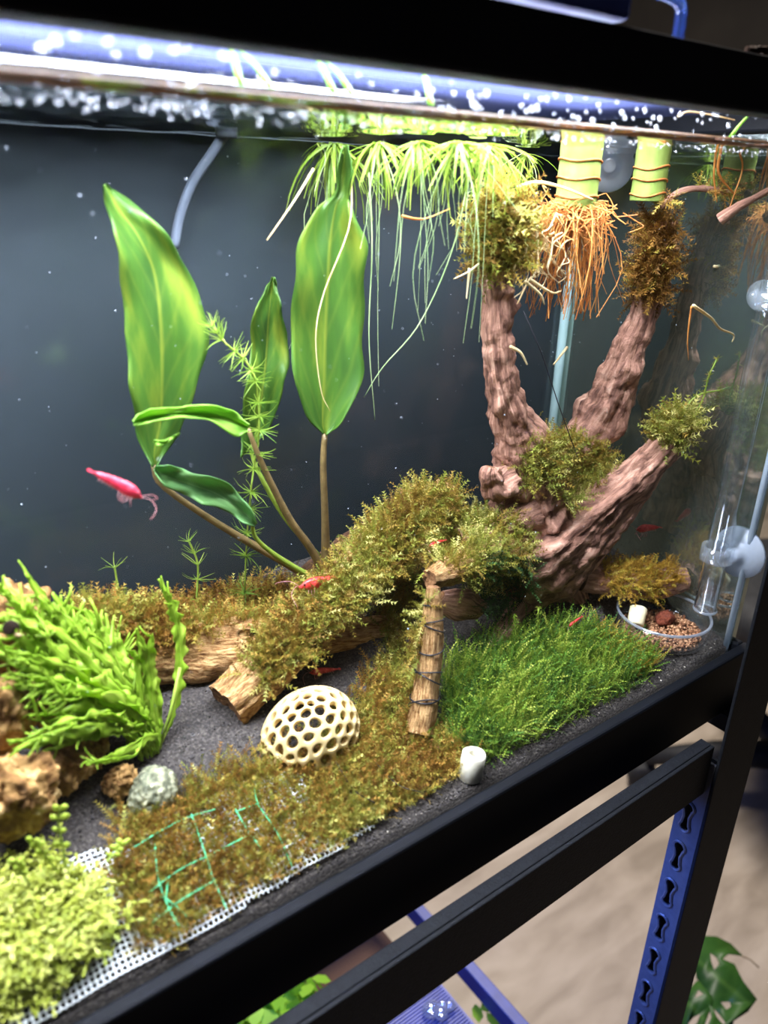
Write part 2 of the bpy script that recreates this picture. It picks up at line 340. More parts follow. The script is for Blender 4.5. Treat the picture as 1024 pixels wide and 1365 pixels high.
# ------------------------------------------------------------------ setting: floor, wall
FZ = -0.86
tag(MB().box((-3, -2.5, FZ-.02), (4, 3.2, FZ)).build('floor', 'floor', smooth=False), 'pale grey brown plank floor under the rack', None, None, 'structure')
tag(MB().box((-3, 2.6, FZ), (4, 2.7, 2.2)).build('wall_back', 'wall', smooth=False), 'dark wall far behind the rack', None, None, 'structure')
tag(MB().box((2.9, -2.5, FZ), (3.0, 2.6, 2.2)).build('wall_right', 'wall', smooth=False), 'dark side wall beyond the rack', None, None, 'structure')

# ------------------------------------------------------------------ aquarium
TD, WZ = 0.150, 0.2595
XL = -0.508
aq = empty('aquarium', (XL/2, TD/2, -.0255), 'black rimmed glass aquarium planted with moss and driftwood on the rack', 'aquarium')
def frame_ring(z0, z1, x0, x1, y0, y1, t):
    mb = MB(); mb.box((x0, y0, z0), (x1, y0+t, z1)); mb.box((x0, y1-t, z0), (x1, y1, z1))
    mb.box((x0, y0+t, z0), (x0+t, y1-t, z1)); mb.box((x1-t, y0+t, z0), (x1, y1-t, z1)); return mb
bevel(frame_ring(.2690, .2865, XL-.006, .006, -.006, TD+.006, .012).build('upper_rim', 'black_plastic', aq, False), .0012)
bevel(frame_ring(-.0255, .0125, XL-.006, .006, -.006, TD+.006, .0058).build('lower_rim', 'black_plastic', aq, False), .0012)
MB().box((XL, 0, -.02), (0, .004, .28)).build('front_pane', 'glass', aq, False)
MB().box((XL, TD, -.02), (0, TD+.004, .2685)).build('back_pane', 'background', aq, False)
MB().box((0, .004, -.02), (.004, TD, .2685)).build('side_pane', 'side_glass', aq, False)
MB().box((XL-.004, .004, -.02), (XL, TD, .2685)).build('side_pane', 'glass', aq, False)
MB().box((XL, .004, -.0235), (0, TD, -.0205)).build('bottom_pane', 'glass', aq, False)
MB().tube([(-.002, .0055, .0), (-.002, .0055, .268)], .0016, 8).build('silicone_seam', 'silicone', aq)
MB().tube([(-.0025, TD-.0025, .0), (-.0025, TD-.0025, .268)], .0028, 8).build('silicone_seam', 'glass_edge', aq)
MB().box((XL+.004, .010, .2772), (-.008, TD-.008, .2802)).build('lid', 'lid', aq, False)
MB().tube([(XL+.01, .0075, WZ+.0012), (-.005, .0075, WZ+.0012)], .0013, 6).build('water_line', 'scum', aq)

# water surface, gently rippled
nx, ny = 150, 44
v = []; f = []
for j in range(ny+1):
    for i in range(nx+1):
        x = XL+.001 + (-.002-XL)*i/nx; y = .0045 + (TD-.005)*j/ny
        h = .0005*noise.noise((x*60, y*60, 0)) + .0016*math.exp(-(y-.004)/.0022)
        v.append((x, y, WZ + h))
for j in range(ny):
    for i in range(nx): a = j*(nx+1)+i; f.append((a, a+1, a+nx+2, a+nx+1))
tag(MB().add(v, f).build('water_surface', 'water'), 'still water surface just under the black upper rim', 'water', None, 'stuff')

# sand bed (scooped flat where the dish stands)
DISH_C, DISH_R, DISH_Z = (-.0275, .0312), .0262, .0112
nx, ny = 170, 60
v = []; f = []
for j in range(ny+1):
    for i in range(nx+1):
        x = XL + (0-XL)*i/nx; y = .0045 + (TD-.005)*j/ny
        h = .0035*noise.noise((x*22, y*22, 3)) + .0012*noise.noise((x*120, y*120, 1))
        z = sand_z(x, y) + h*min(1, .3+y*20); dd = math.hypot(x-DISH_C[0], y-DISH_C[1]); q = min(1, max(0, (dd-DISH_R*.98)/.008))
        v.append((x, y, z*q + min(z, DISH_Z-.0008)*(1-q)))
for j in range(ny):
    for i in range(nx): a = j*(nx+1)+i; f.append((a, a+1, a+nx+2, a+nx+1))
n = len(v); b = [(x, y, -.0195) for x, y, z in v[:nx+1]]
v += b; f += [(i, n+i, n+i+1, i+1) for i in range(nx)]
sand_mb = MB().add(v, f)
sand_o = sand_mb.build('sand_bed', 'sand'); tag(sand_o, 'dark grey sand bed sloping up to the back of the tank', 'sand', None, 'stuff')
bvh_sand = BVHTree.FromPolygons([Vector(p) for p in sand_mb.v], sand_mb.f)
def ground(x, y):
    h = bvh_sand.ray_cast(Vector((x, y, .5)), Vector((0, 0, -1)))
    return h[0].z if h[0] is not None else sand_z(x, y)

# ------------------------------------------------------------------ batch geometry (numpy)
def batch(name, tv, tf, pos, frm, scl, tint, mat, parent=None, bend=None, smooth=False):
    """tv (n,3), tf (m,3|4) template; pos (k,3); frm (k,3,3) columns x,y,z; scl (k,) or (k,3); one mesh."""
    k, n = len(pos), len(tv)
    V = np.repeat(tv[None], k, 0)
    if bend is not None:
        z = V[:, :, 2]; V[:, :, 0] += bend[:, None]*z*z; V[:, :, 2] = z*(1 - .25*np.abs(bend)[:, None]*np.abs(z))
    scl = np.asarray(scl, float); V = V*(scl[:, None, None] if scl.ndim == 1 else scl[:, None, :])
    V = np.einsum('kij,knj->kni', frm, V) + pos[:, None, :]
    F = (np.asarray(tf)[None] + (np.arange(k)*n)[:, None, None]).reshape(-1)
    c = np.asarray(tf).shape[1]; nf = k*len(tf)
    me = bpy.data.meshes.new(name); me.vertices.add(k*n); me.vertices.foreach_set('co', V.astype(np.float32).ravel())
    me.loops.add(nf*c); me.loops.foreach_set('vertex_index', F.astype(np.int32))
    me.polygons.add(nf); me.polygons.foreach_set('loop_start', np.arange(nf, dtype=np.int32)*c)
    me.update(calc_edges=True); me.validate()
    at_ = me.attributes.new('tint', 'FLOAT', 'POINT'); at_.data.foreach_set('value', np.repeat(np.clip(tint, 0, 1), n).astype(np.float32))
    return link(name, me, mat, parent, smooth)
def rand_frames(d, rng):
    """Frames whose z column is d (k,3), random roll."""
    d = d/np.maximum(np.linalg.norm(d, axis=1, keepdims=True), 1e-9)
    r = rng.normal(size=d.shape); x = r - d*np.sum(r*d, 1, keepdims=True); x /= np.maximum(np.linalg.norm(x, axis=1, keepdims=True), 1e-9)
    y = np.cross(d, x); return np.stack([x, y, d], axis=2)
def frond_template(pairs=7, w=.045, leaf=.22, lw=.07):
    v = []; f = []
    for i in range(4):
        z = i/3; ww = w*(1-.7*z)*.5; v += [(0, -ww, z), (0, ww, z)]
    for i in range(3): a = 2*i; f += [(a, a+1, a+3), (a, a+3, a+2)]
    for i in range(pairs):
        z = .08 + .84*i/(pairs-1); l = leaf*(1-.55*z)
        for s in (-1, 1):
            n = len(v); tx = .10*(1 if i % 2 else -1)
            v += [(0, 0, z-lw*.5), (0, 0, z+lw*.5), (tx*l*3, s*l, z+l*.75)]; f.append((n, n+1, n+2))
    return np.array(v), np.array(f)
FR = frond_template(); FR_FINE = frond_template(11, .022, .085, .045); FR_BUSH = frond_template(6, .06, .34, .1)

# pixel-polygon sampling
def in_poly(x, y, P):
    c = False; j = len(P)-1
    for i in range(len(P)):
        if (P[i][1] > y) != (P[j][1] > y) and x < (P[j][0]-P[i][0])*(y-P[i][1])/(P[j][1]-P[i][1]) + P[i][0]: c = not c
        j = i
    return c
def poly_pixels(P, n, r):
    xs = [p[0] for p in P]; ys = [p[1] for p in P]; out = []
    while len(out) < n:
        x = r.uniform(min(xs), max(xs)); y = r.uniform(min(ys), max(ys))
        if in_poly(x, y, P): out.append((x, y))
    return out
WOODS = []                                        # (verts, faces) of everything moss can hold on to
def bvh_all(extra=True):
    V = []; F = []
    for vv, ff in WOODS + ([(sand_mb.v, sand_mb.f)] if extra else []):
        n = len(V); V += [Vector(p) for p in vv]; F += [tuple(i+n for i in q) for q in ff]
    return BVHTree.FromPolygons(V, F)
def cast(bv, px, py):
    d = Vector(ray(px, py)).normalized(); return bv.ray_cast(Vector(CP), d)
def moss_points(bv, P, n, seed, jit=.006, deep=.012):
    """Where the pixels of polygon P meet the wood or the sand; each point is then nudged along the surface, also away from the lens."""
    r = random.Random(seed); pos = []; nor = []
    vd = Vector(ray(512, 682)).normalized()
    for (x, y) in poly_pixels(P, n, r):
        h = cast(bv, x, y)
        if h[0] is None: continue
        p, nn = h[0], h[1]
        if nn.dot(vd) > 0: nn = -nn
        q = p + Vector((r.gauss(0, jit*.4), r.uniform(-jit*.3, deep), r.gauss(0, jit*.3)))
        g = bv.find_nearest(q, .03)
        if g[0] is not None and r.random() < .5:
            n2 = g[1] if g[1].z > -.2 else -g[1]
            p, nn = g[0], n2
        if p.y < .006: p.y = .006
        pos.append(p); nor.append(nn)
    return np.array([tuple(p) for p in pos]), np.array([tuple(p) for p in nor])
def moss(name, label, bv, P, n, seed, mat, length=.009, up=.25, spread=.9, tint=(.5, .25), tmpl=FR, lift=0.0, group=None, parent=None):
    rng = np.random.default_rng(seed); pos, nor = moss_points(bv, P, n, seed)
    k = len(pos); d = nor*.7 + rng.normal(size=(k, 3))*spread*.6 + np.array([0, -.12, up])
    s = length*rng.uniform(.55, 1.25, k)
    pos = pos + nor*lift*rng.uniform(0, 1, (k, 1))
    frm = rand_frames(d, rng)
    tip = pos + frm[:, :, 2]*s[:, None]
    s = np.where(tip[:, 1] < .007, s*.35, s); s = np.where(tip[:, 1] > TD-.002, s*.3, s); s = np.where(tip[:, 0] > -.002, s*.3, s)
    t = rng.normal(tint[0], tint[1], k)
    # larger patches share a hue
    big = np.array([noise.noise(Vector(p)*55) for p in pos])*.35
    o = batch(name, tmpl[0], tmpl[1], pos, frm, s, t+big, mat, parent, rng.uniform(-.6, .6, k))
    if label: tag(o, label, 'moss', group, 'stuff')
    return o

# ------------------------------------------------------------------ driftwood
def wood(name, pts, rad, seed, mat, parent, ridge=.16, bump=.14, nu=40, step=.0016, knots=0, flat=1.0, end='wood_cut', solid=True):
    pts = [Vector(p) for p in pts]; L = sum((pts[i+1]-pts[i]).length for i in range(len(pts)-1))
    n = max(8, int(L/step)); S = spline([(*p, r) for p, r in zip(pts, rad)], n)
    P = [Vector(s[:3]) for s in S]; R = [s[3] for s in S]; fr = frames(P)
    rr = random.Random(seed); kn = [(rr.random()*n, rr.random()*2*math.pi, rr.uniform(.25, .6), rr.uniform(.3, .6)) for _ in range(knots)]
    v = []; uv = []; f = []
    for i in range(n):
        t, a, b = fr[i]; l = L*i/n
        for k in range(nu):
            th = 2*math.pi*k/nu; c, s = math.cos(th), math.sin(th)
            q = P[i] + (a*c + b*s)*R[i]
            h = ridge*noise.noise((c*2.6+seed, s*2.6, l*14)) + ridge*.7*noise.noise((c*6+seed, s*6, l*20)) + bump*noise.noise(q*90 + Vector((seed,0,0))) + bump*.6*noise.noise(q*220) + bump*.45*noise.noise(q*430) - bump*1.1*max(0, noise.noise(q*150 + Vector((0, seed, 3)))-.22)*2.2
            for (ki, kt, kh, kw) in kn:
                dth = (th-kt+math.pi) % (2*math.pi) - math.pi; dl = (i-ki)*L/n/(R[i]+1e-6)
                h += kh*math.exp(-(dth*dth+dl*dl)/(kw*kw))
            v.append(P[i] + (a*c + b*s*flat)*R[i]*(1+h)); uv.append((k/nu if k < nu/2 else 1-k/nu, l*22))
    for i in range(n-1):
        for k in range(nu): k2 = (k+1) % nu; f.append((i*nu+k, i*nu+k2, (i+1)*nu+k2, (i+1)*nu+k))
    mb = MB().add(v, f, uv)
    for e, i in ((-1, 0), (1, n-1)):
        ring = [v[i*nu+k] for k in range(nu)]; c = P[i]
        inner = [c + (p-c)*.55 - fr[i][0]*e*R[i]*.12*(1+noise.noise(p*200)) for p in ring]
        cv = ring + inner + [c - fr[i][0]*e*R[i]*.18]
        cf = [(k, (k+1) % nu, nu+(k+1) % nu, nu+k) for k in range(nu)] + [(nu+k, nu+(k+1) % nu, 2*nu) for k in range(nu)]
        if e < 0: cf = [tuple(reversed(q)) for q in cf]
        mb.add(cv, cf, [(.5, 0)]*len(cv), 1)
    o = mb.build(name, [mat, end], parent)
    if solid: WOODS.append((mb.v, mb.f))
    return o
def wpath(L):
    """[(px, py, depth y, width px)] -> points, radii"""
    P = [at(a, b, y=c) for a, b, c, w in L]; return P, [rp(p, w/2) for p, (_, _, _, w) in zip(P, L)]

root = empty('driftwood_root', tuple(sand(720, 790)), 'reddish spider driftwood root with two upright trunks reaching the water surface', 'driftwood')
p, r = wpath([(672, 262, .080, 42), (674, 310, .080, 46), (664, 380, .080, 40), (664, 450, .080, 42), (672, 520, .081, 46), (690, 585, .083, 66), (706, 640, .085, 96), (716, 700, .088, 120), (720, 770, .09, 100)])
wood('trunk', p, r, 3, 'wood_red', root, .2, .2, 48, .0014, 12)
p, r = wpath([(884, 292, .074, 34), (876, 350, .076, 36), (862, 410, .078, 38), (838, 470, .082, 44), (814, 530, .087, 58), (782, 585, .092, 62), (752, 640, .092, 80), (735, 700, .09, 90)])
wood('trunk', p, r, 5, 'wood_red', root, .12, .16, 46, .0014, 12)
p, r = wpath([(918, 558, .044, 26), (893, 590, .050, 42), (858, 626, .057, 50), (815, 660, .064, 58), (770, 698, .070, 74), (722, 732, .074, 96), (676, 750, .078, 104)])
wood('branch', p, r, 8, 'wood_red', root, .24, .14, 46, .0014, 6)
p, r = wpath([(862, 650, .056, 22), (810, 700, .063, 44), (768, 738, .068, 62), (728, 770, .072, 70), (690, 785, .078, 60)])
wood('branch', p, r, 9, 'wood_red', root, .22, .14, 40, .0014, 4)
p, r = wpath([(735, 760, .08, 50), (758, 790, .073, 46), (772, 812, .068, 34)])
wood('root_leg', p, r, 11, 'wood_red', root, .15, .15, 24)
p, r = wpath([(712, 770, .082, 44), (688, 815, .070, 30), (655, 868, .060, 22)])
wood('root_leg', p, r, 12, 'wood_red', root, .15, .12, 20)
p, r = wpath([(735, 775, .078, 24), (742, 800, .072, 16), (748, 826, .066, 12)])
wood('root_leg', p, r, 13, 'wood_red', root, .15, .12, 16)
p, r = wpath([(682, 640, .078, 40), (660, 650, .078, 34), (652, 632, .076, 26), (654, 622, .076, 12)])
wood('knob', p, r, 14, 'wood_red', root, .3, .3, 30, .0008, 6)
p, r = wpath([(720, 690, .078, 70), (700, 690, .076, 60), (660, 708, .078, 44), (610, 722, .082, 36)])
wood('branch', p, r, 15, 'wood_red', root, .25, .2, 26, .002, 5)
p, r = wpath([(700, 735, .075, 60), (650, 742, .068, 44), (600, 760, .062, 36), (572, 772, .06, 24)])
wood('branch', p, r, 16, 'wood_pale', root, .25, .2, 24, .002, 3)

dl = empty('driftwood_log', tuple(sand(305, 955)), 'pale split log lying diagonally under moss, its ridged cut end on the sand', 'driftwood')
p, r = wpath([(300, 938, .080, 58), (350, 895, .083, 64), (410, 838, .087, 62), (470, 770, .092, 66), (530, 712, .096, 62), (585, 668, .098, 50), (600, 648, .098, 34)])
wood('log_body', p, r, 21, 'wood_pale', dl, .34, .12, 40, .0018, 2)
hl = empty('driftwood_log', tuple(sand(150, 895)), 'long hollow moss topped log lying along the back wall with an oval hole', 'driftwood')
p, r = wpath([(92, 852, .122, 84), (170, 858, .118, 92), (260, 862, .113, 88), (350, 862, .108, 84), (430, 856, .103, 74), (520, 850, .097, 56)])
wood('log_body', p, r, 24, 'wood_pale', hl, .26, .1, 44, .0022, 2)
bv0 = bvh_all(False)
def oval(px, py, rx, ry, parent, tilt=-.08):
    h = cast(bv0, px, py); c = h[0]; nn = (Vector(CP)-c).normalized(); ex = Vector(RM[:, 0]); ex = (ex-nn*ex.dot(nn)).normalized(); ey = nn.cross(ex)
    ex, ey = ex*math.cos(tilt)-ey*math.sin(tilt), ex*math.sin(tilt)+ey*math.cos(tilt)
    mb = MB(); rings = [(1.35, -.0005, 1), (1.12, .0016, 1), (.96, .0012, 1), (.9, -.0008, 0), (.72, -.0015, 0), (.01, -.002, 0)]
    v = []; f = []; N = 28
    for (k, z, _) in rings:
        for i in range(N):
            th = 2*math.pi*i/N; j = 1+.07*math.sin(3*th+1); v.append(c + ex*math.cos(th)*rp(c, rx)*k*j + ey*math.sin(th)*rp(c, ry)*k*j + nn*(z+.0012))
    mi = []
    for a in range(len(rings)-1):
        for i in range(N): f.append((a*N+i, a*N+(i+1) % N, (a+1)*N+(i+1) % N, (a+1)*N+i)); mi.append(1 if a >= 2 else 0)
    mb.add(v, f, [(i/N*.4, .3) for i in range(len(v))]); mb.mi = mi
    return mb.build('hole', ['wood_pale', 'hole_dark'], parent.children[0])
oval(330, 845, 13, 6, hl)
st = empty('tied_stick', tuple(sand(560, 985)), 'pale stick wound with dark thread standing in the moss', 'stick')
p, r = wpath([(558, 975, .036, 36), (566, 930, .040, 34), (572, 885, .044, 32), (576, 835, .048, 28), (578, 782, .052, 16)])
wood('stick_body', p, r, 31, 'wood_pale', st, .2, .08, 26, .0016)
P5 = spline([(*a, b) for a, b in zip(p, r)], 60); fr5 = frames([Vector(s[:3]) for s in P5])
for k, (u, tl) in enumerate([(12, .5), (15, -.3), (24, .4), (26, -.2), (36, .35), (44, -.35), (46, .3), (52, .2)]):
    c = Vector(P5[u][:3]); t, a, b = fr5[u]; R_ = P5[u][3]*1.16; pts = []
    for i in range(25):
        th = 2*math.pi*i/24; pts.append(c + (a*math.cos(th)+b*math.sin(th))*R_ + t*R_*tl*math.sin(th+k))
    MB().tube(pts, .00035, 5, False).build('thread_wrap', 'thread_dark', st.children[0])
bl = empty('driftwood_stub', tuple(sand(850, 800)), 'short mossy wood stub lying beside the glass dish', 'driftwood')
p, r = wpath([(770, 765, .068, 46), (820, 772, .060, 48), (875, 776, .047, 44), (912, 772, .039, 34)])
wood('log_body', p, r, 41, 'wood_red', bl, .18, .12, 28, .002, 3)
chip = empty('wood_chip', tuple(sand(612, 830)), 'flat brown wood flake leaning behind the tied stick', 'wood chip')
p, r = wpath([(585, 800, .070, 30), (615, 806, .068, 52), (640, 815, .066, 30)])
wood('flake', p, r, 44, 'wood_red', chip, .12, .1, 20, .002, 0, .45)
chip2 = empty('wood_chip', tuple(sand(820, 860)), 'thin reddish wood sliver on sand between hair moss and dish', 'wood chip')
p, r = wpath([(796, 850, .040, 8), (825, 855, .036, 12), (850, 862, .030, 10)])
wood('flake', p, r, 45, 'wood_red', chip2, .12, .1, 14, .002, 0, .5)
bk = empty('driftwood_branch', tuple(sand(470, 770)), 'plain brown branch behind the diagonal log near the leaf stalks', 'driftwood')
p, r = wpath([(385, 785, .13, 24), (430, 750, .128, 28), (480, 712, .125, 26), (520, 690, .12, 20)])
wood('branch', p, r, 47, 'wood_dark', bk, .18, .12, 20, .002, 1)
tw = empty('driftwood_twig', tuple(at(985, 275, y=.03)), 'thin forked red brown twig beside the side glass under the water surface', 'twig')
p, r = wpath([(960, 292, .045, 16), (985, 275, .038, 12), (1010, 262, .032, 10), (1040, 245, .024, 8)])
wood('twig', p, r, 48, 'wood_red', tw, .2, .15, 12, .002)
p, r = wpath([(880, 275, .068, 10), (910, 255, .062, 9), (945, 252, .055, 9), (975, 258, .05, 10)])
wood('twig', p, r, 49, 'wood_red', tw, .2, .15, 12, .002)

# ------------------------------------------------------------------ rocks
def rock(name, label, c, size, rot, seed, mat, sub=4, amp=.22, facet=.0):
    bm = bmesh.new(); bmesh.ops.create_icosphere(bm, subdivisions=sub, radius=1)
    for vt in bm.verts:
        d = vt.co.normalized()
        h = amp*noise.noise(d*1.3+Vector((seed, 0, 0))) + amp*.9*abs(noise.noise(d*2.4+Vector((0, seed, 0)))) - amp*.5*max(0, noise.noise(d*5+Vector((seed, seed, 0)))) - amp*.45*max(0, noise.noise(d*8+Vector((seed, 2, 7)))-.1)*2 + amp*.3*noise.noise(d*12) + amp*.2*noise.noise(d*25)
        if facet: h = round(h/facet)*facet*.6 + h*.4
        vt.co = d*(1+h)
    R_ = Matrix.Rotation(rot[0], 4, 'X') @ Matrix.Rotation(rot[1], 4, 'Y') @ Matrix.Rotation(rot[2], 4, 'Z')
    for vt in bm.verts:
        q = R_ @ Vector((vt.co.x*size[0], vt.co.y*size[1], vt.co.z*size[2])); vt.co = q
        if c[1]+q.y < .006: vt.co.y = .006-c[1]
    me = bpy.data.meshes.new(name); bm.to_mesh(me); bm.free()
    o = link(name, me, mat); o.location = c
    WOODS.append(([tuple(Vector(v.co)+Vector(c)) for v in me.vertices], [tuple(q.vertices) for q in me.polygons]))
    return tag(o, label, 'rock', 'brown rocks piled under the fern' if mat == 'rock_brown' else None)
def rk(px, py, y, w, h, seed, label, mat='rock_brown', rot=(.2, .3, .5), dep=1.0, amp=.34):
    c = at(px, py, y=y); return rock('rock', label, c, (rp(c, w/2)*.86, rp(c, w/2)*dep*.8, rp(c, h/2)*.86), rot, seed, mat, 5, amp, .1)
rk(8, 835, .10, 130, 130, 1.0, 'tall pitted brown rock behind the fern fronds', dep=.8, rot=(.1, .2, .3))
rk(2, 955, .075, 90, 150, 2.3, 'upright tan rock leaning in front of the tall pitted one', dep=.8, rot=(.1, .1, .2))
rk(62, 925, .085, 80, 90, 3.1, 'blocky tan rock half under the fern leaves', rot=(.3, .2, .7))
rk(18, 1060, .060, 125, 130, 4.7, 'rust brown boulder at the foot of the rock pile', dep=.9, rot=(.2, .2, .1))
rk(92, 1010, .076, 88, 74, 5.2, 'dark brown rock under the lowest fern leaf', rot=(.3, .1, .9))
rk(128, 985, .082, 40, 80, 6.4, 'small upright ribbed brown rock beside the fern stems', rot=(.1, .2, .4))
rk(160, 1042, .066, 46, 50, 7.5, 'small rust brown stone touching the grey stone', rot=(.2, .4, .2))
rk(204, 1057, .058, 76, 80, 8.1, 'round speckled grey stone at the base of the fern', 'rock_grey', rot=(.2, .1, .6), amp=.13)

# ------------------------------------------------------------------ perforated ceramic dome
def dome():
    c = sand(414, 984); e = empty('ceramic_dome', c, 'cream honeycomb ceramic dome full of holes on the sand', 'ornament')
    r = random.Random(4); bm = bmesh.new(); bmesh.ops.create_icosphere(bm, subdivisions=3, radius=1)
    bm.verts.ensure_lookup_table()
    for vt in bm.verts: vt.co = (vt.co + Vector((r.gauss(0, .045), r.gauss(0, .045), r.gauss(0, .045)))).normalized()
    V = []; Fc = []; idx = {}
    def key(fc):
        if fc.index not in idx: idx[fc.index] = len(V); V.append(fc.calc_center_median().normalized())
        return idx[fc.index]
    bm.faces.index_update()
    for vt in bm.verts:
        if vt.co.z < -.12: continue
        n = vt.co; a = n.orthogonal().normalized(); b = n.cross(a)
        fs = sorted(vt.link_faces, key=lambda q: math.atan2((q.calc_center_median()-n).dot(b), (q.calc_center_median()-n).dot(a)))
        ring = [key(q) for q in fs]; m = len(ring); cen = sum((V[i] for i in ring), Vector())/m
        k = r.uniform(.60, .80); i0 = len(V)
        for i in ring: V.append((cen + (V[i]-cen)*k).normalized())
        for j in range(m): Fc.append((ring[j], ring[(j+1) % m], i0+(j+1) % m, i0+j))
    bm.free()
    sx, sy, sz = .0225, .0185, .0235
    mb = MB().add([(q.x*sx, q.y*sy, q.z*sz*(1.0 if q.z > 0 else .5)) for q in V], Fc)
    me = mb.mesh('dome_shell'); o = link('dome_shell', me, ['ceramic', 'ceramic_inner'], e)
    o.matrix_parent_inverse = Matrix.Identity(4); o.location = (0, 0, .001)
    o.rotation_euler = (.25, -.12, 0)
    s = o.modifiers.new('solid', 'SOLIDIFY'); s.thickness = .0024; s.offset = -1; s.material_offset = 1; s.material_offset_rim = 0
    o.modifiers.new('sub', 'SUBSURF').levels = 2; o.modifiers['sub'].render_levels = 2
    return e
dome()
def ring_chunk(name, label, c, axis, ro, ri, h, mat, group=None):
    mb = MB(); n = 26; b = .12*ro
    prof = [(ri, 0), (ri, h-b), (ri+b*.6, h), (ro-b, h), (ro, h-b), (ro, b), (ro-b, 0)]
    mb.lathe(prof, c, n, axis, closed=True)
    for i, p in enumerate(mb.v): mb.v[i] = tuple(Vector(p) + Vector((noise.noise(Vector(p)*300), noise.noise(Vector(p)*300+Vector((5,0,0))), 0))*ro*.07)
    return tag(mb.build(name, mat), label, 'ceramic ring', group)
c = at(624, 1060, y=.0100); c.z = max(c.z, sand_z(0, .01)-.001)
ring_chunk('ceramic_ring', 'white hollow ceramic ring standing against the front glass', c, (.12, -.02, 1), rp(c, 16), rp(c, 7), rp(c, 40), 'white_ceramic')

# ------------------------------------------------------------------ glass dish with crumbs, feeding tube, cups
dc = Vector((*DISH_C, DISH_Z)); DR = DISH_R
dish = empty('glass_dish', dc, 'round clear glass feeding dish holding brown crumbs', 'dish')
MB().lathe([(.001, .001), (DR*.75, .001), (DR*.95, .004), (DR, .011), (DR*.98, .015), (DR*.92, .015), (DR*.94, .011), (DR*.89, .005), (DR*.72, .0025), (.001, .0025)], dc, 48).build('bowl', 'dish_glass', dish)
dish_bowl = dish.children[0]
MB().lathe([(DR*.95+.0008*math.cos(a), .0152+.0008*math.sin(a)) for a in np.linspace(0, 2*math.pi, 9)[:-1]], dc, 48, closed=True).build('lip', 'rim_glass', dish_bowl)
k = 1500; rr = np.sqrt(nrg.uniform(0, 1, k))*DR*.8; th = nrg.uniform(0, 2*math.pi, k)
oc_v = np.array([(1,0,0),(-1,0,0),(0,1,0),(0,-1,0),(0,0,1),(0,0,-1)], float); oc_f = np.array([(0,2,4),(2,1,4),(1,3,4),(3,0,4),(2,0,5),(1,2,5),(3,1,5),(0,3,5)])
pos = np.stack([dc.x+rr*np.cos(th), dc.y+rr*np.sin(th), dc.z+.0035+nrg.uniform(0, .003, k)], 1)
tag(batch('soil_crumbs', oc_v, oc_f, pos, rand_frames(nrg.normal(size=(k, 3)), nrg), nrg.uniform(.0005, .0014, (k, 3)), nrg.uniform(0, 1, k), 'crumb'), 'loose brown soil crumbs filling the glass dish', 'soil', None, 'stuff')
def lump(name, label, c, r_, mat, cat, seed, amp=.35):
    bm = bmesh.new(); bmesh.ops.create_icosphere(bm, subdivisions=3, radius=1)
    for vt in bm.verts: vt.co = vt.co*(1+amp*noise.noise(vt.co*2.5+Vector((seed,0,0)))+amp*.5*noise.noise(vt.co*6))
    me = bpy.data.meshes.new(name); bm.to_mesh(me); bm.free(); me.transform(Matrix.Diagonal((*r_, 1)))
    o = link(name, me, mat); o.location = c; return tag(o, label, cat)
lump('food_lump', 'dark red brown crumbly lump lying in the glass dish', dc+Vector((.006, .002, .0085)), (.0058, .005, .0046), 'crumb_red', 'food', 3)
ring_chunk('ceramic_ring', 'cream ceramic ring leaning on the rim inside the glass dish', dc+Vector((-.0165, .006, .010)), (.5, .3, .6), .0046, .0015, .0105, 'cream_chunk')
ring_chunk('ceramic_ring', 'cream ceramic ring on the sand behind the glass dish', at(962, 790, y=.030), (.3, .5, .7), .0042, .0016, .010, 'cream_chunk')
# feeding tube
tb = at(940, 812, x=-.012); tt = at(1034, 300, x=-.012); ax = (tt-tb).normalized()
ax = Vector((0.0, 0.0, 1.0)); TL = .262-tb.z
ft = empty('feeding_tube', tb, 'long clear glass feeding tube standing over the dish', 'tube')
ro = rp(tb, 15)
MB().lathe([(ro, 0), (ro, TL), (ro*.86, TL), (ro*.86, 0)], tb, 28, ax, closed=True).build('tube_wall', 'tube_glass', ft)
MB().lathe([(ro*.93+.0007*math.cos(a), .0007*math.sin(a)) for a in np.linspace(0, 2*math.pi, 9)[:-1]], tb, 28, ax, closed=True).build('tube_lip', 'rim_glass', ft.children[0])
def cup(name, label, c, axis, r_, mat='cup_white', arm=None):
    e = empty(name, c, label, 'suction cup')
    MB().lathe([(.0002, .0), (r_, .0), (r_*.97, .0012), (r_*.55, .0032), (r_*.30, .0050), (r_*.28, .0082), (r_*.2, .0092), (.0002, .0094)], c, 32, axis).build('cup_disc', mat, e)
    if arm:
        MB().tube(arm, .0022, 8).build('clip_arm', 'clear_plastic', e)
        q = Vector(arm[-1]); MB().lathe([(ro*1.08, -.004), (ro*1.35, -.004), (ro*1.35, .004), (ro*1.08, .004)], (tb.x, tb.y, q.z), 24, closed=True).build('clip_ring', 'clear_plastic', e)
    return e
c1 = at(986, 736, x=-.0006)
cup('suction_cup', 'milky suction cup with clear clip holding the feeding tube near the dish', c1, (-1, 0, 0), rp(c1, 36), arm=[c1+Vector((-.007, 0, 0)), Vector((c1.x-.011, c1.y+.002, c1.z+.001)), Vector((tb.x+ro*1.3, tb.y, c1.z))])
c2 = at(1016, 394, x=-.0006)
cup('suction_cup', 'clear suction clip holding the feeding tube high up', c2, (-1, 0, 0), .0075, 'clear_plastic', arm=[c2+Vector((-.007, 0, 0)), Vector((tb.x+ro*1.3, tb.y, c2.z))])
c3 = at(815, 218, x=-.0006); 
cup('suction_cup', 'large white suction cup on the side glass between the green canes', at(812, 222, y=.118), (-.75, -.65, 0), rp(c3, 31))
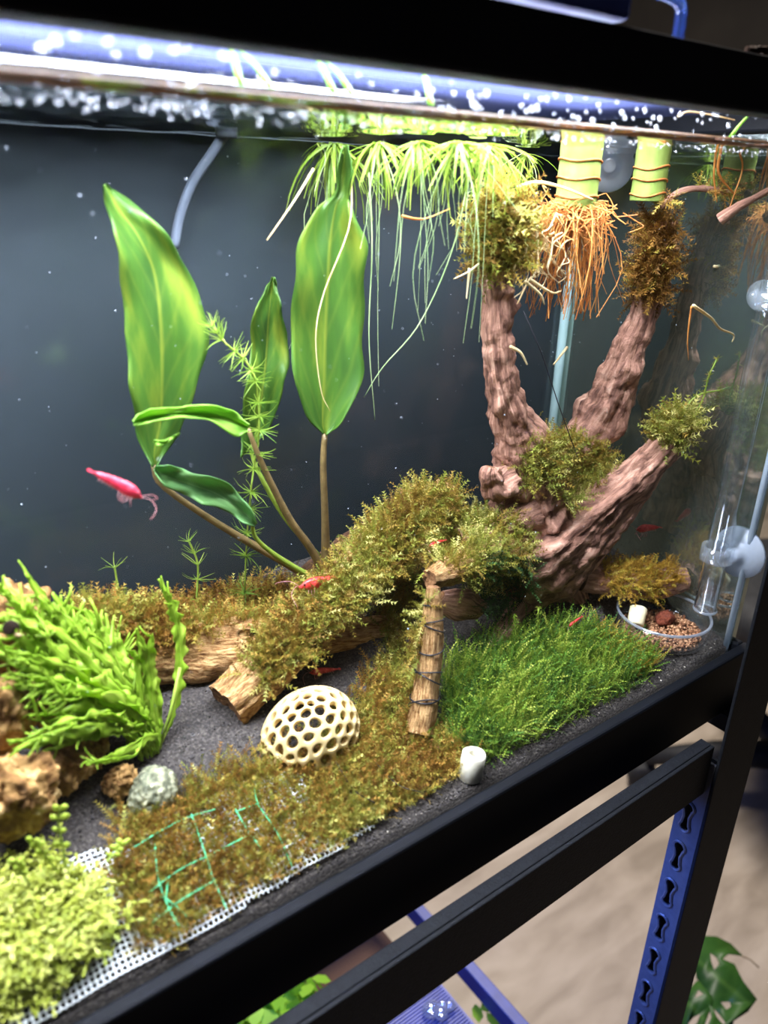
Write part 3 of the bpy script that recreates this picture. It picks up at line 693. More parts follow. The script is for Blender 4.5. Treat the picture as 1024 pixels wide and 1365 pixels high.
cup('suction_cup', 'white disc added as the mirror image of the large cup', at(826, 218, y=.126), (-.75, -.65, 0), rp(c3, 28))  # solid copy placed as the reflection of the large cup

# airline tube at the back
tp = [at(232, 330, y=.1405), at(240, 288, y=.139), at(256, 245, y=.136), at(280, 208, y=.132), at(302, 176, y=.128)]
air = empty('airline_tube', tp[0], 'grey airline hose curving down along the dark back wall', 'hose')
MB().tube([Vector(s) for s in spline(tp, 26)], rp(tp[2], 6.5), 12).build('hose', 'tube_grey', air)
MB().lathe([(.0001, -.004), (.004, -.004), (.0046, 0), (.004, .004), (.0001, .004)], tp[-1]+Vector((0, 0, .002)), 14).build('fitting', 'tube_grey', air)

# ------------------------------------------------------------------ broad-leaved plant
def grid_leaf(name, rows, mat, parent, nu=16, nv=56, thick=.0005, wave=.0016, seed=1, cupd=.004, fold=0):
    """rows: [(xl, yl, xm, ym, xr, yr, depth)] from the base to the tip, in pixels."""
    S = spline(rows, nv); v = []; uv = []; f = []
    for i, s in enumerate(S):
        t = i/(nv-1)
        for j in range(nu+1):
            u = 2*j/nu - 1; uu = u; u = u*(1 + .075*math.sin(17*t+seed*2+(2 if u > 0 else 0)) + .03*math.sin(41*t+seed))
            if u < 0: px, py = s[2]+(s[0]-s[2])*-u, s[3]+(s[1]-s[3])*-u
            else: px, py = s[2]+(s[4]-s[2])*u, s[3]+(s[5]-s[3])*u
            d = s[6] - cupd*abs(u)**1.4 + wave*1.7*math.sin(17*t+3*u+seed)*abs(u)**1.5 + wave*noise.noise((u*2, t*6, seed)) + fold*u
            v.append(at(px, py, y=d)); uv.append((j/nu, t))
    for i in range(nv-1):
        for j in range(nu): a = i*(nu+1)+j; f.append((a, a+1, a+nu+2, a+nu+1))
    o = MB().add(v, f, uv).build(name, mat, parent)
    m = o.modifiers.new('solid', 'SOLIDIFY'); m.thickness = thick
    return o
def stalk(name, L, mat, parent, n=18):
    P = [at(a, b, y=c) for a, b, c, w in L]; S = spline([(*q, rp(q, w/2)) for q, (_, _, _, w) in zip(P, L)], n)
    return MB().tube([Vector(s[:3]) for s in S], [s[3] for s in S], 10).build(name, mat, parent)
sw = empty('broad_leaf_plant', sand(432, 775), 'tall aquarium plant with large wavy green blades on brown stalks', 'plant')
grid_leaf('leaf_blade', [(204, 622, 206, 622, 208, 622, .118), (185, 585, 206, 600, 230, 590, .118), (180, 540, 214, 560, 250, 555, .118), (168, 480, 216, 495, 268, 500, .117), (166, 420, 214, 430, 273, 430, .116), (163, 360, 206, 365, 255, 365, .116), (152, 310, 186, 318, 222, 312, .115), (142, 275, 158, 278, 176, 270, .114), (139, 246, 140, 246, 142, 246, .113)], 'leaf_big', sw, seed=2, fold=.004)
grid_leaf('leaf_blade', [(431, 579, 433, 580, 436, 579, .108), (408, 555, 430, 560, 455, 560, .108), (396, 500, 432, 505, 484, 500, .107), (388, 430, 434, 432, 488, 440, .107), (390, 370, 437, 372, 484, 370, .106), (402, 320, 440, 322, 486, 318, .106), (425, 278, 447, 278, 474, 285, .105), (446, 255, 456, 256, 465, 258, .105), (450, 225, 458, 225, 468, 225, .104), (458, 194, 461, 193, 464, 194, .104)], 'leaf_big', sw, seed=5, fold=-.003)
grid_leaf('leaf_blade', [(322, 610, 328, 604, 334, 596, .126), (322, 575, 342, 575, 358, 572, .126), (328, 520, 350, 520, 378, 520, .125), (334, 470, 355, 470, 384, 475, .125), (338, 425, 358, 425, 378, 425, .124), (352, 390, 362, 390, 371, 392, .124), (363, 370, 364, 369, 366, 370, .124)], 'leaf_big', sw, seed=8)
grid_leaf('leaf_blade', [(330, 574, 331, 570, 332, 566, .104), (312, 580, 310, 562, 308, 546, .104), (280, 560, 276, 552, 272, 541, .100), (245, 556, 243, 552, 240, 543, .097), (210, 560, 208, 555, 206, 546, .095), (184, 566, 184, 560, 188, 550, .094), (178, 566, 178, 564, 178, 562, .094)], 'leaf_lit', sw, nu=10, seed=3, cupd=.006)
grid_leaf('leaf_blade', [(340, 702, 341, 700, 342, 698, .112), (322, 694, 326, 684, 330, 672, .112), (288, 676, 292, 660, 298, 643, .113), (255, 664, 255, 646, 258, 630, .114), (225, 650, 224, 636, 226, 622, .115), (205, 628, 206, 624, 208, 620, .116)], 'leaf_dim', sw, nu=10, seed=6)
grid_leaf('leaf_blade', [(205, 590, 205, 588, 205, 586, .108), (212, 595, 216, 590, 220, 586, .106), (228, 588, 230, 583, 232, 580, .104), (240, 578, 240, 577, 240, 576, .102)], 'leaf_lit', sw, nu=8, nv=14, seed=9)
stalk('leaf_stalk', [(433, 578, .108, 8), (431, 620, .110, 9), (433, 680, .115, 10), (434, 725, .120, 12), (434, 762, .124, 13)], 'stem_brown', sw)
stalk('leaf_stalk', [(331, 572, .112, 6), (350, 620, .114, 8), (385, 690, .118, 10), (412, 728, .121, 11), (430, 758, .124, 12)], 'stem_brown', sw)
stalk('leaf_stalk', [(334, 600, .125, 5), (345, 630, .122, 6), (380, 690, .120, 7), (428, 745, .124, 8)], 'stem_green', sw)
stalk('leaf_stalk', [(204, 620, .118, 6), (214, 645, .118, 8), (262, 680, .119, 9), (320, 716, .120, 10), (380, 750, .122, 11), (420, 775, .124, 11)], 'stem_brown', sw)
stalk('leaf_stalk', [(336, 698, .113, 5), (342, 718, .114, 6), (370, 742, .117, 7), (420, 772, .121, 8)], 'stem_green', sw)

# ------------------------------------------------------------------ needle-leaved stems
nd_v, nd_f = [], []
for i in range(4): z = i/3; nd_v += [(0, -.034*(1-.75*z), z), (0, .034*(1-.75*z), z)]
for i in range(3): a = 2*i; nd_f += [(a, a+1, a+3), (a, a+3, a+2)]
nd_v += [(-.022*(1-.75*i/3)*s_, 0, i/3) for i in range(4) for s_ in (-1, 1)]
for i in range(3): a = 8+2*i; nd_f += [(a, a+1, a+3), (a, a+3, a+2)]
ND = (np.array(nd_v), np.array(nd_f))
def whorl_stem(label, L, whorls, seed, need_px, per=17, tilt=.45, mat='needle', stem='stem_green', fork=False, group='feathery needle stems'):
    r = np.random.default_rng(seed); P = [at(a, b, y=c) for a, b, c in L]
    e = empty('needle_stem_plant', P[-1], label, 'plant', group)
    S = [Vector(s) for s in spline(P, 40)]
    MB().tube(S, rp(P[0], 1.4), 6).build('stem', stem, e)
    fr = frames(S)
    for wi in range(whorls):
        u = wi/(whorls-1); i = min(39, int(u*39)); p_ = S[i]; t = -fr[i][0]
        k = per; ang = np.arange(k)*2*math.pi/k + r.uniform(0, 6)
        a, b = np.array(fr[i][1]), np.array(fr[i][2])
        d = np.outer(np.cos(ang), a) + np.outer(np.sin(ang), b) + np.array(t)*tilt*(1.7 if wi < 3 else .6) + np.array([0, 0, -.22 if wi > 2 else .2])
        s = rp(p_, need_px)*r.uniform(.75, 1.15, k)*(1 if wi > 1 else .8)
        batch('needle_whorl', ND[0], ND[1], np.repeat(np.array([tuple(p_)]), k, 0), rand_frames(d, r), s, r.normal(.6-.02*wi, .18, k), mat, e, r.uniform(-.6, .6, k))
    return e
whorl_stem('long feathery needle stem rising in front of the broad leaves', [(284, 436, .108), (298, 455, .108), (322, 476, .109), (338, 500, .11), (345, 540, .112), (345, 580, .113), (338, 625, .116), (333, 670, .12), (329, 720, .124), (326, 790, .128)], 17, 3, 27)
whorl_stem('short dark needle sprig behind the hollow log', [(252, 722, .138), (262, 745, .138), (264, 765, .138), (262, 800, .138)], 5, 5, 26, 8, .4)
whorl_stem('tiny needle sprig with one spread crown above the log moss', [(153, 757, .136), (156, 775, .136), (160, 800, .136)], 2, 7, 26, 8, .3)

# ------------------------------------------------------------------ fern with lacy leaves
def ribbon(name, pts, width, mat, parent, seed, tips=4, ruff=.34, nv=80, nu=6):
    width = width*.92
    r = random.Random(seed); S = [Vector(s) for s in spline(pts, nv)]; v = []; f = []; uv = []
    L = sum((S[i+1]-S[i]).length for i in range(nv-1))
    sd = None
    for i in range(nv):
        t = i/(nv-1); T = (S[min(i+1, nv-1)]-S[max(i-1, 0)]).normalized()
        vd = (Vector(CP)-S[i]).normalized(); s_ = T.cross(vd + Vector((0, 0, .9*math.sin(seed)))).normalized()
        if sd is not None and s_.dot(sd) < 0: s_ = -s_
        sd = s_; nn = s_.cross(T)
        w = width*(min(1, .12+t*2.2) if t < .45 else 1.0)*(1 if t < .75 else max(.1, 1-(t-.75)/.25*.85))
        for j in range(nu+1):
            u = 2*j/nu-1
            lobe = 1 + ruff*2.6*noise.noise((t*L*330, seed, 3.0 if u > 0 else 9.0))*abs(u)
            v.append(S[i] + s_*u*w*.5*lobe + nn*(w*.8*noise.noise((t*L*190, seed*3, u*.9))*abs(u) - w*.16*u*u)); uv.append((j/nu, t))
    for i in range(nv-1):
        for j in range(nu): a = i*(nu+1)+j; f.append((a, a+1, a+nu+2, a+nu+1))
    mb = MB().add(v, f, uv)
    T = (S[-1]-S[-8]).normalized(); sd = sd.normalized(); nn = sd.cross(T)
    for q in range(tips):                          # lacy fingers near the tip
        t0 = .70 + .28*r.random(); b0 = S[int(t0*(nv-1))]; ang = r.uniform(-1.0, 1.0); l = width*r.uniform(.8, 1.9)
        d = (T*math.cos(ang)+sd*math.sin(ang)+nn*r.uniform(-.4, .4)).normalized(); sw_ = d.cross(nn).normalized()
        vv = []; ff = []; uu = []
        for i in range(6):
            t = i/5; ww = width*.12*(1-.6*t); c_ = b0 + d*l*t + nn*l*.2*math.sin(t*3+q)
            vv += [c_-sw_*ww, c_+sw_*ww]; uu += [(.3, t), (.7, t)]
        ff = [(2*i, 2*i+1, 2*i+3, 2*i+2) for i in range(5)]
        mb.add(vv, ff, uu)
    o = mb.build(name, mat, parent); m = o.modifiers.new('solid', 'SOLIDIFY'); m.thickness = .0003
    return o
fb = sand(202, 1006)
fern = empty('lace_fern', fb, 'bright green bushy lace fern growing by the brown rocks', 'plant')
FL = [  # (tip x, tip y, depth, mid x, mid y, width px, tips)
 (34, 764, .088, 110, 870, 26, 6), (70, 790, .092, 130, 880, 24, 6), (16, 800, .080, 95, 870, 24, 7), (2, 838, .076, 90, 890, 26, 7), (-8, 870, .072, 80, 905, 26, 8),
 (100, 835, .094, 150, 900, 30, 5), (60, 850, .082, 120, 900, 30, 5), (112, 812, .098, 160, 890, 34, 3), (140, 835, .100, 170, 900, 30, 2), (30, 895, .074, 100, 910, 26, 6),
 (10, 912, .068, 90, 925, 22, 6), (88, 875, .086, 140, 920, 30, 4), (40, 955, .064, 120, 950, 24, 6), (75, 920, .07, 130, 940, 28, 4), (22, 998, .058, 110, 968, 24, 7),
 (50, 985, .062, 130, 975, 24, 5), (125, 870, .090, 165, 930, 32, 2), (100, 960, .070, 150, 965, 26, 5), (160, 960, .07, 180, 975, 26, 3), (150, 900, .084, 178, 945, 26, 3),
 (-10, 820, .084, 80, 860, 22, 7), (85, 815, .10, 140, 875, 22, 5), (120, 1018, .06, 165, 1005, 16, 3), (0, 780, .09, 80, 850, 20, 6), (55, 812, .09, 115, 875, 22, 6), (20, 860, .078, 95, 895, 24, 7)]
FL = FL + [(a+rnd.uniform(-14, 22), b+rnd.uniform(-14, 24), c+rnd.uniform(-.008, .006), d+rnd.uniform(-12, 14), e_+rnd.uniform(-14, 16), f_*rnd.uniform(.5, .9), g_) for (a, b, c, d, e_, f_, g_) in FL[:24]]
for i, (tx, ty, d, mx_, my_, w, tp_) in enumerate(FL):
    tp_ += 3; base = fb + Vector((rnd.uniform(-.006, .004), rnd.uniform(-.003, .004), .001))
    q = at(mx_, my_, y=(d*.6+fb.y*.4)); b2 = base + (q-base)*.35 + Vector((.002, 0, .006))
    ribbon('leaf', [base, b2, q, at(tx, ty, y=d)], rp(q, w), 'fern', fern, i*1.37+1, tp_)
ribbon('leaf', [fb+Vector((.004, .002, 0)), at(234, 940, y=.08), at(241, 870, y=.084), at(232, 815, y=.086), at(212, 772, y=.086)], rp(fb, 16), 'fern', fern, 41.0, 4, .4, 80)
ribbon('leaf', [fb+Vector((.003, 0, 0)), at(206, 950, y=.078), at(197, 890, y=.08), at(182, 838, y=.08)], rp(fb, 18), 'fern', fern, 47.0, 2, .3)
ribbon('leaf', [fb+Vector((.003, 0, 0)), at(210, 940, y=.078), at(200, 880, y=.08), at(203, 845, y=.078)], rp(fb, 15), 'fern', fern, 52.0, 1, .3)
ribbon('leaf', [fb, at(188, 930, y=.08), at(182, 880, y=.082), at(168, 866, y=.08)], rp(fb, 9), 'fern', fern, 55.0, 1, .2)
for i, (a, b) in enumerate([((204, 1006), (222, 970)), ((196, 1006), (205, 960)), ((210, 1004), (240, 890))]):
    MB().tube([sand(*a), at((a[0]+b[0])/2+3, (a[1]+b[1])/2, y=.077), at(*b, y=.08)], .0007, 7).build('stalk', 'stem_green', fern)

# ------------------------------------------------------------------ floating plants under the surface
bl_v = []; bl_f = []
for i in range(7):
    z = i/6; w = .03*(1-.8*z**2); bl_v += [(0, -w, z), (.012, 0, z), (0, w, z)]
for i in range(6):
    a = 3*i; bl_f += [(a, a+1, a+4), (a, a+4, a+3), (a+1, a+2, a+5), (a+1, a+5, a+4)]
BL = (np.array(bl_v), np.array(bl_f))
def floater(px, py, label, nl, size, nr, rl, seed, down=.45):
    r = np.random.default_rng(seed); p_ = at(px, py, z=WZ-.0015)
    if p_.y > TD-.02: p_.y = TD-.02
    e = empty('floating_plant', p_, label, 'plant', 'floating plants under the water surface')
    ang = r.uniform(0, 2*math.pi, nl); el = r.uniform(-down*2.2, .05, nl)
    d = np.stack([np.cos(ang), np.sin(ang)*.7, el], 1)
    s = rp(p_, size)*r.uniform(.5, 1.1, nl); fr_ = rand_frames(d, r)
    # roll so that x points down and bend makes blades droop
    up = np.array([0, 0, -1.0]); x = up - fr_[:, :, 2]*np.sum(up*fr_[:, :, 2], 1, keepdims=True); x /= np.linalg.norm(x, axis=1, keepdims=True)
    y = np.cross(fr_[:, :, 2], x); fr_ = np.stack([x, y, fr_[:, :, 2]], 2)
    pos = np.repeat(np.array([tuple(p_)]), nl, 0) + r.normal(size=(nl, 3))*.0012*np.array([1, 1, .2])
    tipy = pos[:, 1] + fr_[:, 1, 2]*s; s = np.where((tipy > TD-.003) | (tipy < .008), s*.4, s)
    batch('leaf_tuft', BL[0], BL[1], pos, fr_, s, r.normal(.5, .25, nl), 'floater', e, r.uniform(.1, .7, nl))
    mb = MB()
    for i in range(nr):
        l = rp(p_, rl)*r.uniform(.35, 1.1); a = Vector((r.normal()*.004, r.normal()*.003, 0)); q = [p_ + a*.2]
        for t in (.33, .66, 1): q.append(p_ + a*(1+t*r.uniform(.5, 2.5)) + Vector((r.normal()*.0012, r.normal()*.001, -l*t)))
        mb.tube([Vector(s_) for s_ in spline(q, 10)], [rp(p_, .6)*(1-.06*j) for j in range(10)], 4, False)
    o = mb.build('hanging_roots', 'floater_root', e)
    return e
floater(378, 193, 'small spidery floating plant apart from the others', 11, 46, 3, 60, 1, .3)
floater(448, 191, 'floating plant above the tip of the tallest broad leaf', 46, 100, 9, 330, 2)
floater(505, 190, 'floating plant with the longest trailing white roots', 40, 80, 7, 330, 3)
floater(560, 189, 'floating plant over the orange root sprig', 44, 84, 8, 250, 4)
floater(612, 189, 'dense floating plant left of the mossy trunk top', 50, 90, 8, 240, 5)
floater(652, 192, 'floating plant brushing the mossy trunk top', 50, 84, 7, 250, 6)
floater(700, 205, 'thin pale floating plant between trunk and green cane', 22, 60, 5, 60, 7)
# long single roots
def strand(name, label, L, r_px, mat, cat='root', group=None, parent=None, n=24, taper=.6):
    P = [at(a, b, y=c) for a, b, c in L]; S = [Vector(s) for s in spline(P, n)]
    o = MB().tube(S, [rp(P[0], r_px)*(1-taper*i/n) for i in range(n)], 6).build(name, mat, parent)
    if label: tag(o, label, cat, group)
    return o
strand('pale_root', 'straight pale root slanting down beside the tallest leaf', [(418, 225, .10), (392, 268, .10), (356, 320, .10)], 1.7, 'root_pale')
strand('trailing_root', 'long pale root lying across the tallest broad leaf', [(468, 215, .100), (466, 300, .098), (432, 390, .098), (421, 450, .097), (428, 520, .097), (440, 548, .097)], 1.1, 'root_pale')
strand('trailing_root', 'long curved root swinging from the trunk top to the leaf edge', [(630, 210, .085), (604, 330, .088), (560, 430, .09), (510, 490, .095), (485, 530, .10)], 1.2, 'floater_root')
strand('trailing_root', 'thin root hanging straight beside the tallest leaf edge', [(492, 230, .1), (496, 330, .1), (492, 450, .1), (500, 560, .1)], 1.2, 'floater_root')

# ------------------------------------------------------------------ green canes with root bunches
def cane(label, x, ybot, w, d, seed, nodes, roots=True):
    b = at(x, ybot, y=d); r_ = rp(b, w/2); e = empty('green_cane', b, label, 'plant', None)
    top = .268; n = 60; S = [Vector((b.x, b.y, b.z+(top-b.z)*i/(n-1))) for i in range(n)]
    MB().tube(S, [r_*(1+.012*math.sin(i*.33)) for i in range(n)], 24).build('stem', 'cane', e)
    for zz in nodes:
        c = Vector((b.x, b.y, at(x, zz, y=d).z)); tl = rnd.uniform(-.0012, .0012)
        MB().tube([c + Vector((math.cos(t)*r_*1.03, math.sin(t)*r_*1.03, tl*math.cos(t)+.0006*math.sin(3*t))) for t in np.linspace(0, 2*math.pi, 25)], .00045, 6, False).build('node_ring', 'cane_ring', e.children[0])
    return e, b, r_
ce, cb, cr = cane('pale green ringed cane with a hanging bunch of orange roots', 767, 276, 54, .072, 1, (214, 238, 262))
r2 = random.Random(12)
mb = MB()
for i in range(170):
    a0 = r2.uniform(0, 6.28); q0 = cb + Vector((math.cos(a0)*cr*r2.random(), math.sin(a0)*cr*r2.random(), r2.uniform(0, .004)))
    l = r2.uniform(.018, .052); sx = r2.gauss(0, .010); sy = r2.gauss(0, .006); q = [q0, q0+Vector((sx*.6+r2.gauss(0, .003), sy*.6, -l*.15)), q0+Vector((sx+r2.gauss(0, .003), sy, -l*.55)), q0+Vector((sx*1.05+r2.gauss(0, .004), sy+r2.gauss(0, .003), -l))]
    q = [Vector((min(v_.x, -.004), min(max(v_.y, .01), TD-.004), v_.z)) for v_ in q]
    mb.tube([Vector(s) for s in spline(q, 10)], [r2.uniform(.00012, .00030)]*10, 5, False)
mb.build('root_bunch', 'root_orange', ce)
mb = MB()
for i in range(420):                                # wiry crown of the bunch
    q0 = cb + Vector((r2.gauss(0, .007), r2.gauss(0, .005), r2.uniform(-.006, .003))); q = [q0]
    for j in range(3): q.append(q[-1] + Vector((r2.gauss(0, .0035), r2.gauss(0, .003), r2.gauss(-.0015, .002))))
    mb.tube([Vector(s) for s in spline(q, 7)], .00022, 4, False)
mb.build('root_crown', 'root_orange', ce)
for L in [[(740, 285, .07), (765, 296, .066), (764, 325, .066)], [(722, 310, .07), (735, 345, .068), (762, 375, .066)], [(712, 330, .068), (718, 365, .067), (706, 372, .066), (690, 405, .066)], [(716, 300, .068), (716, 355, .066), (708, 372, .066)], [(706, 372, .066), (735, 390, .064), (748, 388, .064)], [(700, 375, .066), (720, 392, .065), (726, 406, .065)], [(704, 320, .068), (700, 345, .067), (720, 330, .067)]]:
    strand('thick_root', None, L, 2.4, 'root_pale', parent=ce)
strand('thick_root', None, [(690, 250, .075), (716, 243, .068), (750, 250, .064), (790, 266, .062)], 3.0, 'root_pale', parent=ce)
for k in range(9):
    x0 = 780 + r2.uniform(-8, 10)
    strand('thick_root', None, [(x0, 285, .066), (x0+r2.uniform(-6, 10), 330, .066), (x0+r2.uniform(-8, 4), 380, .066), (x0-r2.uniform(2, 16), 418, .066)], 1.7, 'root_orange', parent=ce)
for k in range(16):
    x0 = r2.uniform(698, 770); y0 = r2.uniform(285, 350); st_ = [(x0, y0, .067)]
    for j in range(3): st_.append((st_[-1][0]+r2.uniform(-16, 20), st_[-1][1]+r2.uniform(4, 28), .066+r2.uniform(-.003, .003)))
    strand('thick_root', None, st_, r2.uniform(.9, 1.8), 'root_pale', parent=ce)
ce2, cb2, cr2 = cane('second green ringed cane standing in the mossy right trunk', 862, 268, 44, .075, 2, (222, 240, 258))

# short orange/pale root twigs
strand('orange_root_sprig', 'orange branching root sprig under the floating plants', [(536, 288, .09), (556, 292, .09), (572, 290, .09), (600, 278, .09)], 2.0, 'root_orange')
strand('root_twig', 'pale bent root sticking out left of the trunk', [(638, 352, .075), (625, 362, .074), (605, 372, .074)], 1.8, 'root_pale')
strand('root_twig', 'white root peg pointing down left of the trunk', [(626, 358, .074), (624, 378, .074), (622, 398, .074)], 2.2, 'root_pale')
strand('root_twig', 'short pale root spur right of the left trunk', [(680, 462, .07), (694, 470, .068), (703, 486, .067)], 2.6, 'root_pale')
strand('root_twig', 'small pale root spur beside the tank corner', [(756, 463, .075), (746, 476, .072), (738, 486, .07)], 2.0, 'root_pale')
strand('root_twig', 'crooked pale root spanning the gap above the mossy branch tip', [(924, 407, .034), (948, 424, .033), (960, 438, .032), (978, 446, .031), (976, 456, .031)], 2.2, 'root_pale')
strand('root_twig', 'brown root hanging down the side glass', [(922, 408, .034), (917, 450, .034), (918, 480, .034)], 1.4, 'root_orange')
strand('root_twig', 'yellow lit root rising to the surface by the side glass', [(962, 196, .05), (958, 230, .05), (978, 258, .046)], 2.6, 'root_orange')
strand('root_twig', 'thin yellow root by the side glass', [(985, 200, .045), (990, 225, .044), (978, 262, .044), (968, 290, .044)], 1.6, 'root_orange')
strand('root_twig', 'thin lit root by the side glass touching the twig moss', [(955, 198, .052), (952, 235, .052), (956, 270, .05)], 1.8, 'root_orange')
strand('root_twig', 'pale root stub under the right trunk moss', [(952, 355, .055), (968, 358, .053), (978, 366, .052)], 2.2, 'root_pale')

# ------------------------------------------------------------------ mesh mats
def mat_mesh(name, label, P, pitch, seed, wr=.00034, sub=4):
    """Woven mesh of fine wires over the sand, clipped to the pixel polygon P (taken to the sand)."""
    Q = [sand(a, b, .0015) for a, b in P]; poly = [(q.x, q.y) for q in Q]
    x0 = min(q[0] for q in poly); x1 = max(q[0] for q in poly); y0 = max(.006, min(q[1] for q in poly)); y1 = max(q[1] for q in poly)
    e = empty(name, (x0, y0, sand_z(x0, y0)), label, 'mesh mat'); 
    for dirn in (0, 1):
        mb = MB(); n = int(((x1-x0) if dirn == 0 else (y1-y0))/pitch)
        for i in range(n+1):
            run = []
            L = (y1-y0) if dirn == 0 else (x1-x0); m = int(L/pitch*2)
            for j in range(m+1):
                a = (x0+i*pitch) if dirn == 0 else (x0+L*j/m); b = (y0+L*j/m) if dirn == 0 else (y0+i*pitch)
                if in_poly(a, b, poly):
                    zz = sand_z(a, b)+.0022+.0012*noise.noise((a*60, b*60, seed)) + wr*.8*(1 if (i+j+dirn) % 2 else -1)
                    run.append((a, b, zz))
                else:
                    if len(run) > 2: mb.tube(run, wr, 4, False)
                    run = []
            if len(run) > 2: mb.tube(run, wr, 4, False)
        tag(mb.build('mesh_wire', 'mesh_white', e), kind='stuff')
    return e
mat_mesh('mesh_mat', 'white woven mesh mat under the lime green carpet plant', [(-30, 1190), (60, 1160), (130, 1132), (178, 1126), (190, 1230), (250, 1260), (215, 1290), (60, 1400), (-60, 1420)], .0019, 2)
mat_mesh('mesh_mat', 'white woven mesh mat showing along the front edge of the brown moss', [(150, 1180), (180, 1110), (330, 1040), (450, 1020), (500, 1040), (500, 1106), (400, 1166), (240, 1266), (175, 1270)], .0019, 5)

# ------------------------------------------------------------------ moss
BV = bvh_all()
moss('moss_carpet', 'brown olive moss carpet tied down with green thread on the mesh mat', BV, [(155, 1160), (190, 1105), (290, 1050), (340, 1025), (480, 985), (520, 1000), (505, 1072), (455, 1128), (405, 1160), (315, 1212), (272, 1236), (240, 1272), (180, 1262)], 7600, 1, 'moss_brown', .0085, .35, 1.0, (.45, .25))
moss('moss_carpet', 'golden brown moss carpet between the ceramic dome and white ring', BV, [(420, 1010), (470, 975), (500, 900), (540, 905), (545, 985), (600, 985), (640, 1004), (612, 1030), (560, 1068), (500, 1100), (470, 1118), (430, 1125)], 4200, 2, 'moss_brown', .0085, .5, .9, (.55, .22))
moss('moss_clump', 'brown moss blanket over the hollow log along the back', BV, [(98, 806), (200, 792), (300, 790), (390, 782), (430, 800), (400, 845), (330, 828), (290, 838), (210, 868), (150, 862), (110, 830)], 3000, 3, 'moss_brown', .0095, .5, .9, (.4, .25))
moss('moss_clump', 'shaggy olive moss draped over the diagonal log', BV, [(340, 880), (370, 830), (400, 790), (455, 765), (500, 700), (560, 650), (615, 655), (640, 690), (600, 720), (560, 770), (500, 800), (450, 830), (400, 880), (350, 920)], 4600, 4, 'moss_olive', .0095, .5, 1.0, (.5, .28))
moss('moss_clump', 'olive moss hanging beside the tied stick', BV, [(505, 790), (560, 760), (572, 800), (560, 880), (545, 960), (525, 965), (515, 880)], 1100, 5, 'moss_olive', .009, .3, 1.0, (.5, .25))
moss('moss_clump', 'green moss in the hollow of the root base', BV, [(590, 690), (640, 670), (700, 700), (715, 740), (690, 790), (640, 800), (610, 770), (580, 740)], 1300, 6, 'moss_olive', .009, .4, 1.0, (.68, .2))
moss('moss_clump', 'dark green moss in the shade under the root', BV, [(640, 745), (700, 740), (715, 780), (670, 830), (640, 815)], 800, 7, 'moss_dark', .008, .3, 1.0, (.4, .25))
moss('moss_clump', 'olive moss between the two trunks', BV, [(700, 600), (740, 580), (800, 590), (830, 620), (790, 655), (760, 680), (730, 650), (700, 650)], 1300, 8, 'moss_olive', .0095, .45, 1.0, (.6, .22))
moss('moss_clump', 'ragged moss cap on the left trunk top', BV, [(648, 262), (700, 262), (702, 300), (694, 345), (650, 360), (644, 300)], 1300, 9, 'moss_olive', .0135, .0, 1.3, (.35, .3))
moss('moss_clump', 'orange brown moss cap on the right trunk top', BV, [(864, 290), (902, 290), (898, 340), (886, 395), (850, 395), (856, 340)], 950, 10, 'moss_brown', .0115, -.1, 1.3, (.18, .22))
moss('moss_clump', 'brown moss along the thin twig by the side glass', BV, [(878, 268), (978, 248), (980, 266), (884, 286)], 420, 11, 'moss_brown', .009, .1, 1.2, (.35, .25))
moss('moss_clump', 'green moss tuft on the upper end of the slanting branch', BV, [(880, 585), (905, 560), (926, 555), (922, 575), (900, 598)], 520, 12, 'moss_olive', .0125, .9, 1.1, (.65, .25))
moss('moss_clump', 'golden moss on the stub beside the dish', BV, [(800, 752), (900, 752), (905, 775), (870, 800), (810, 790)], 800, 13, 'moss_gold', .008, .4, 1.0, (.4, .3))
hm_pts = [(592, 925), (600, 900), (660, 862), (720, 845), (780, 840), (830, 862), (874, 886), (856, 914), (786, 952), (725, 985), (652, 1016), (606, 1000)]
moss('hair_moss_cushion', 'bright green hair moss cushion by the front glass', BV, hm_pts, 6500, 14, 'moss_green', .0145, .75, 1.25, (.45, .24), FR_FINE)
moss('moss_edge', 'yellowed moss edge of the green cushion toward the dish', BV, [(790, 838), (840, 860), (880, 885), (850, 905), (820, 895)], 500, 15, 'moss_gold', .011, .8, .9, (.6, .25), FR_FINE)
moss('moss_wisp', 'sparse brown moss wisps on the sand right of the grey stone', BV, [(150, 1100), (250, 1075), (330, 1040), (300, 1075), (200, 1120)], 330, 16, 'moss_brown', .008, .5, .9, (.6, .25))
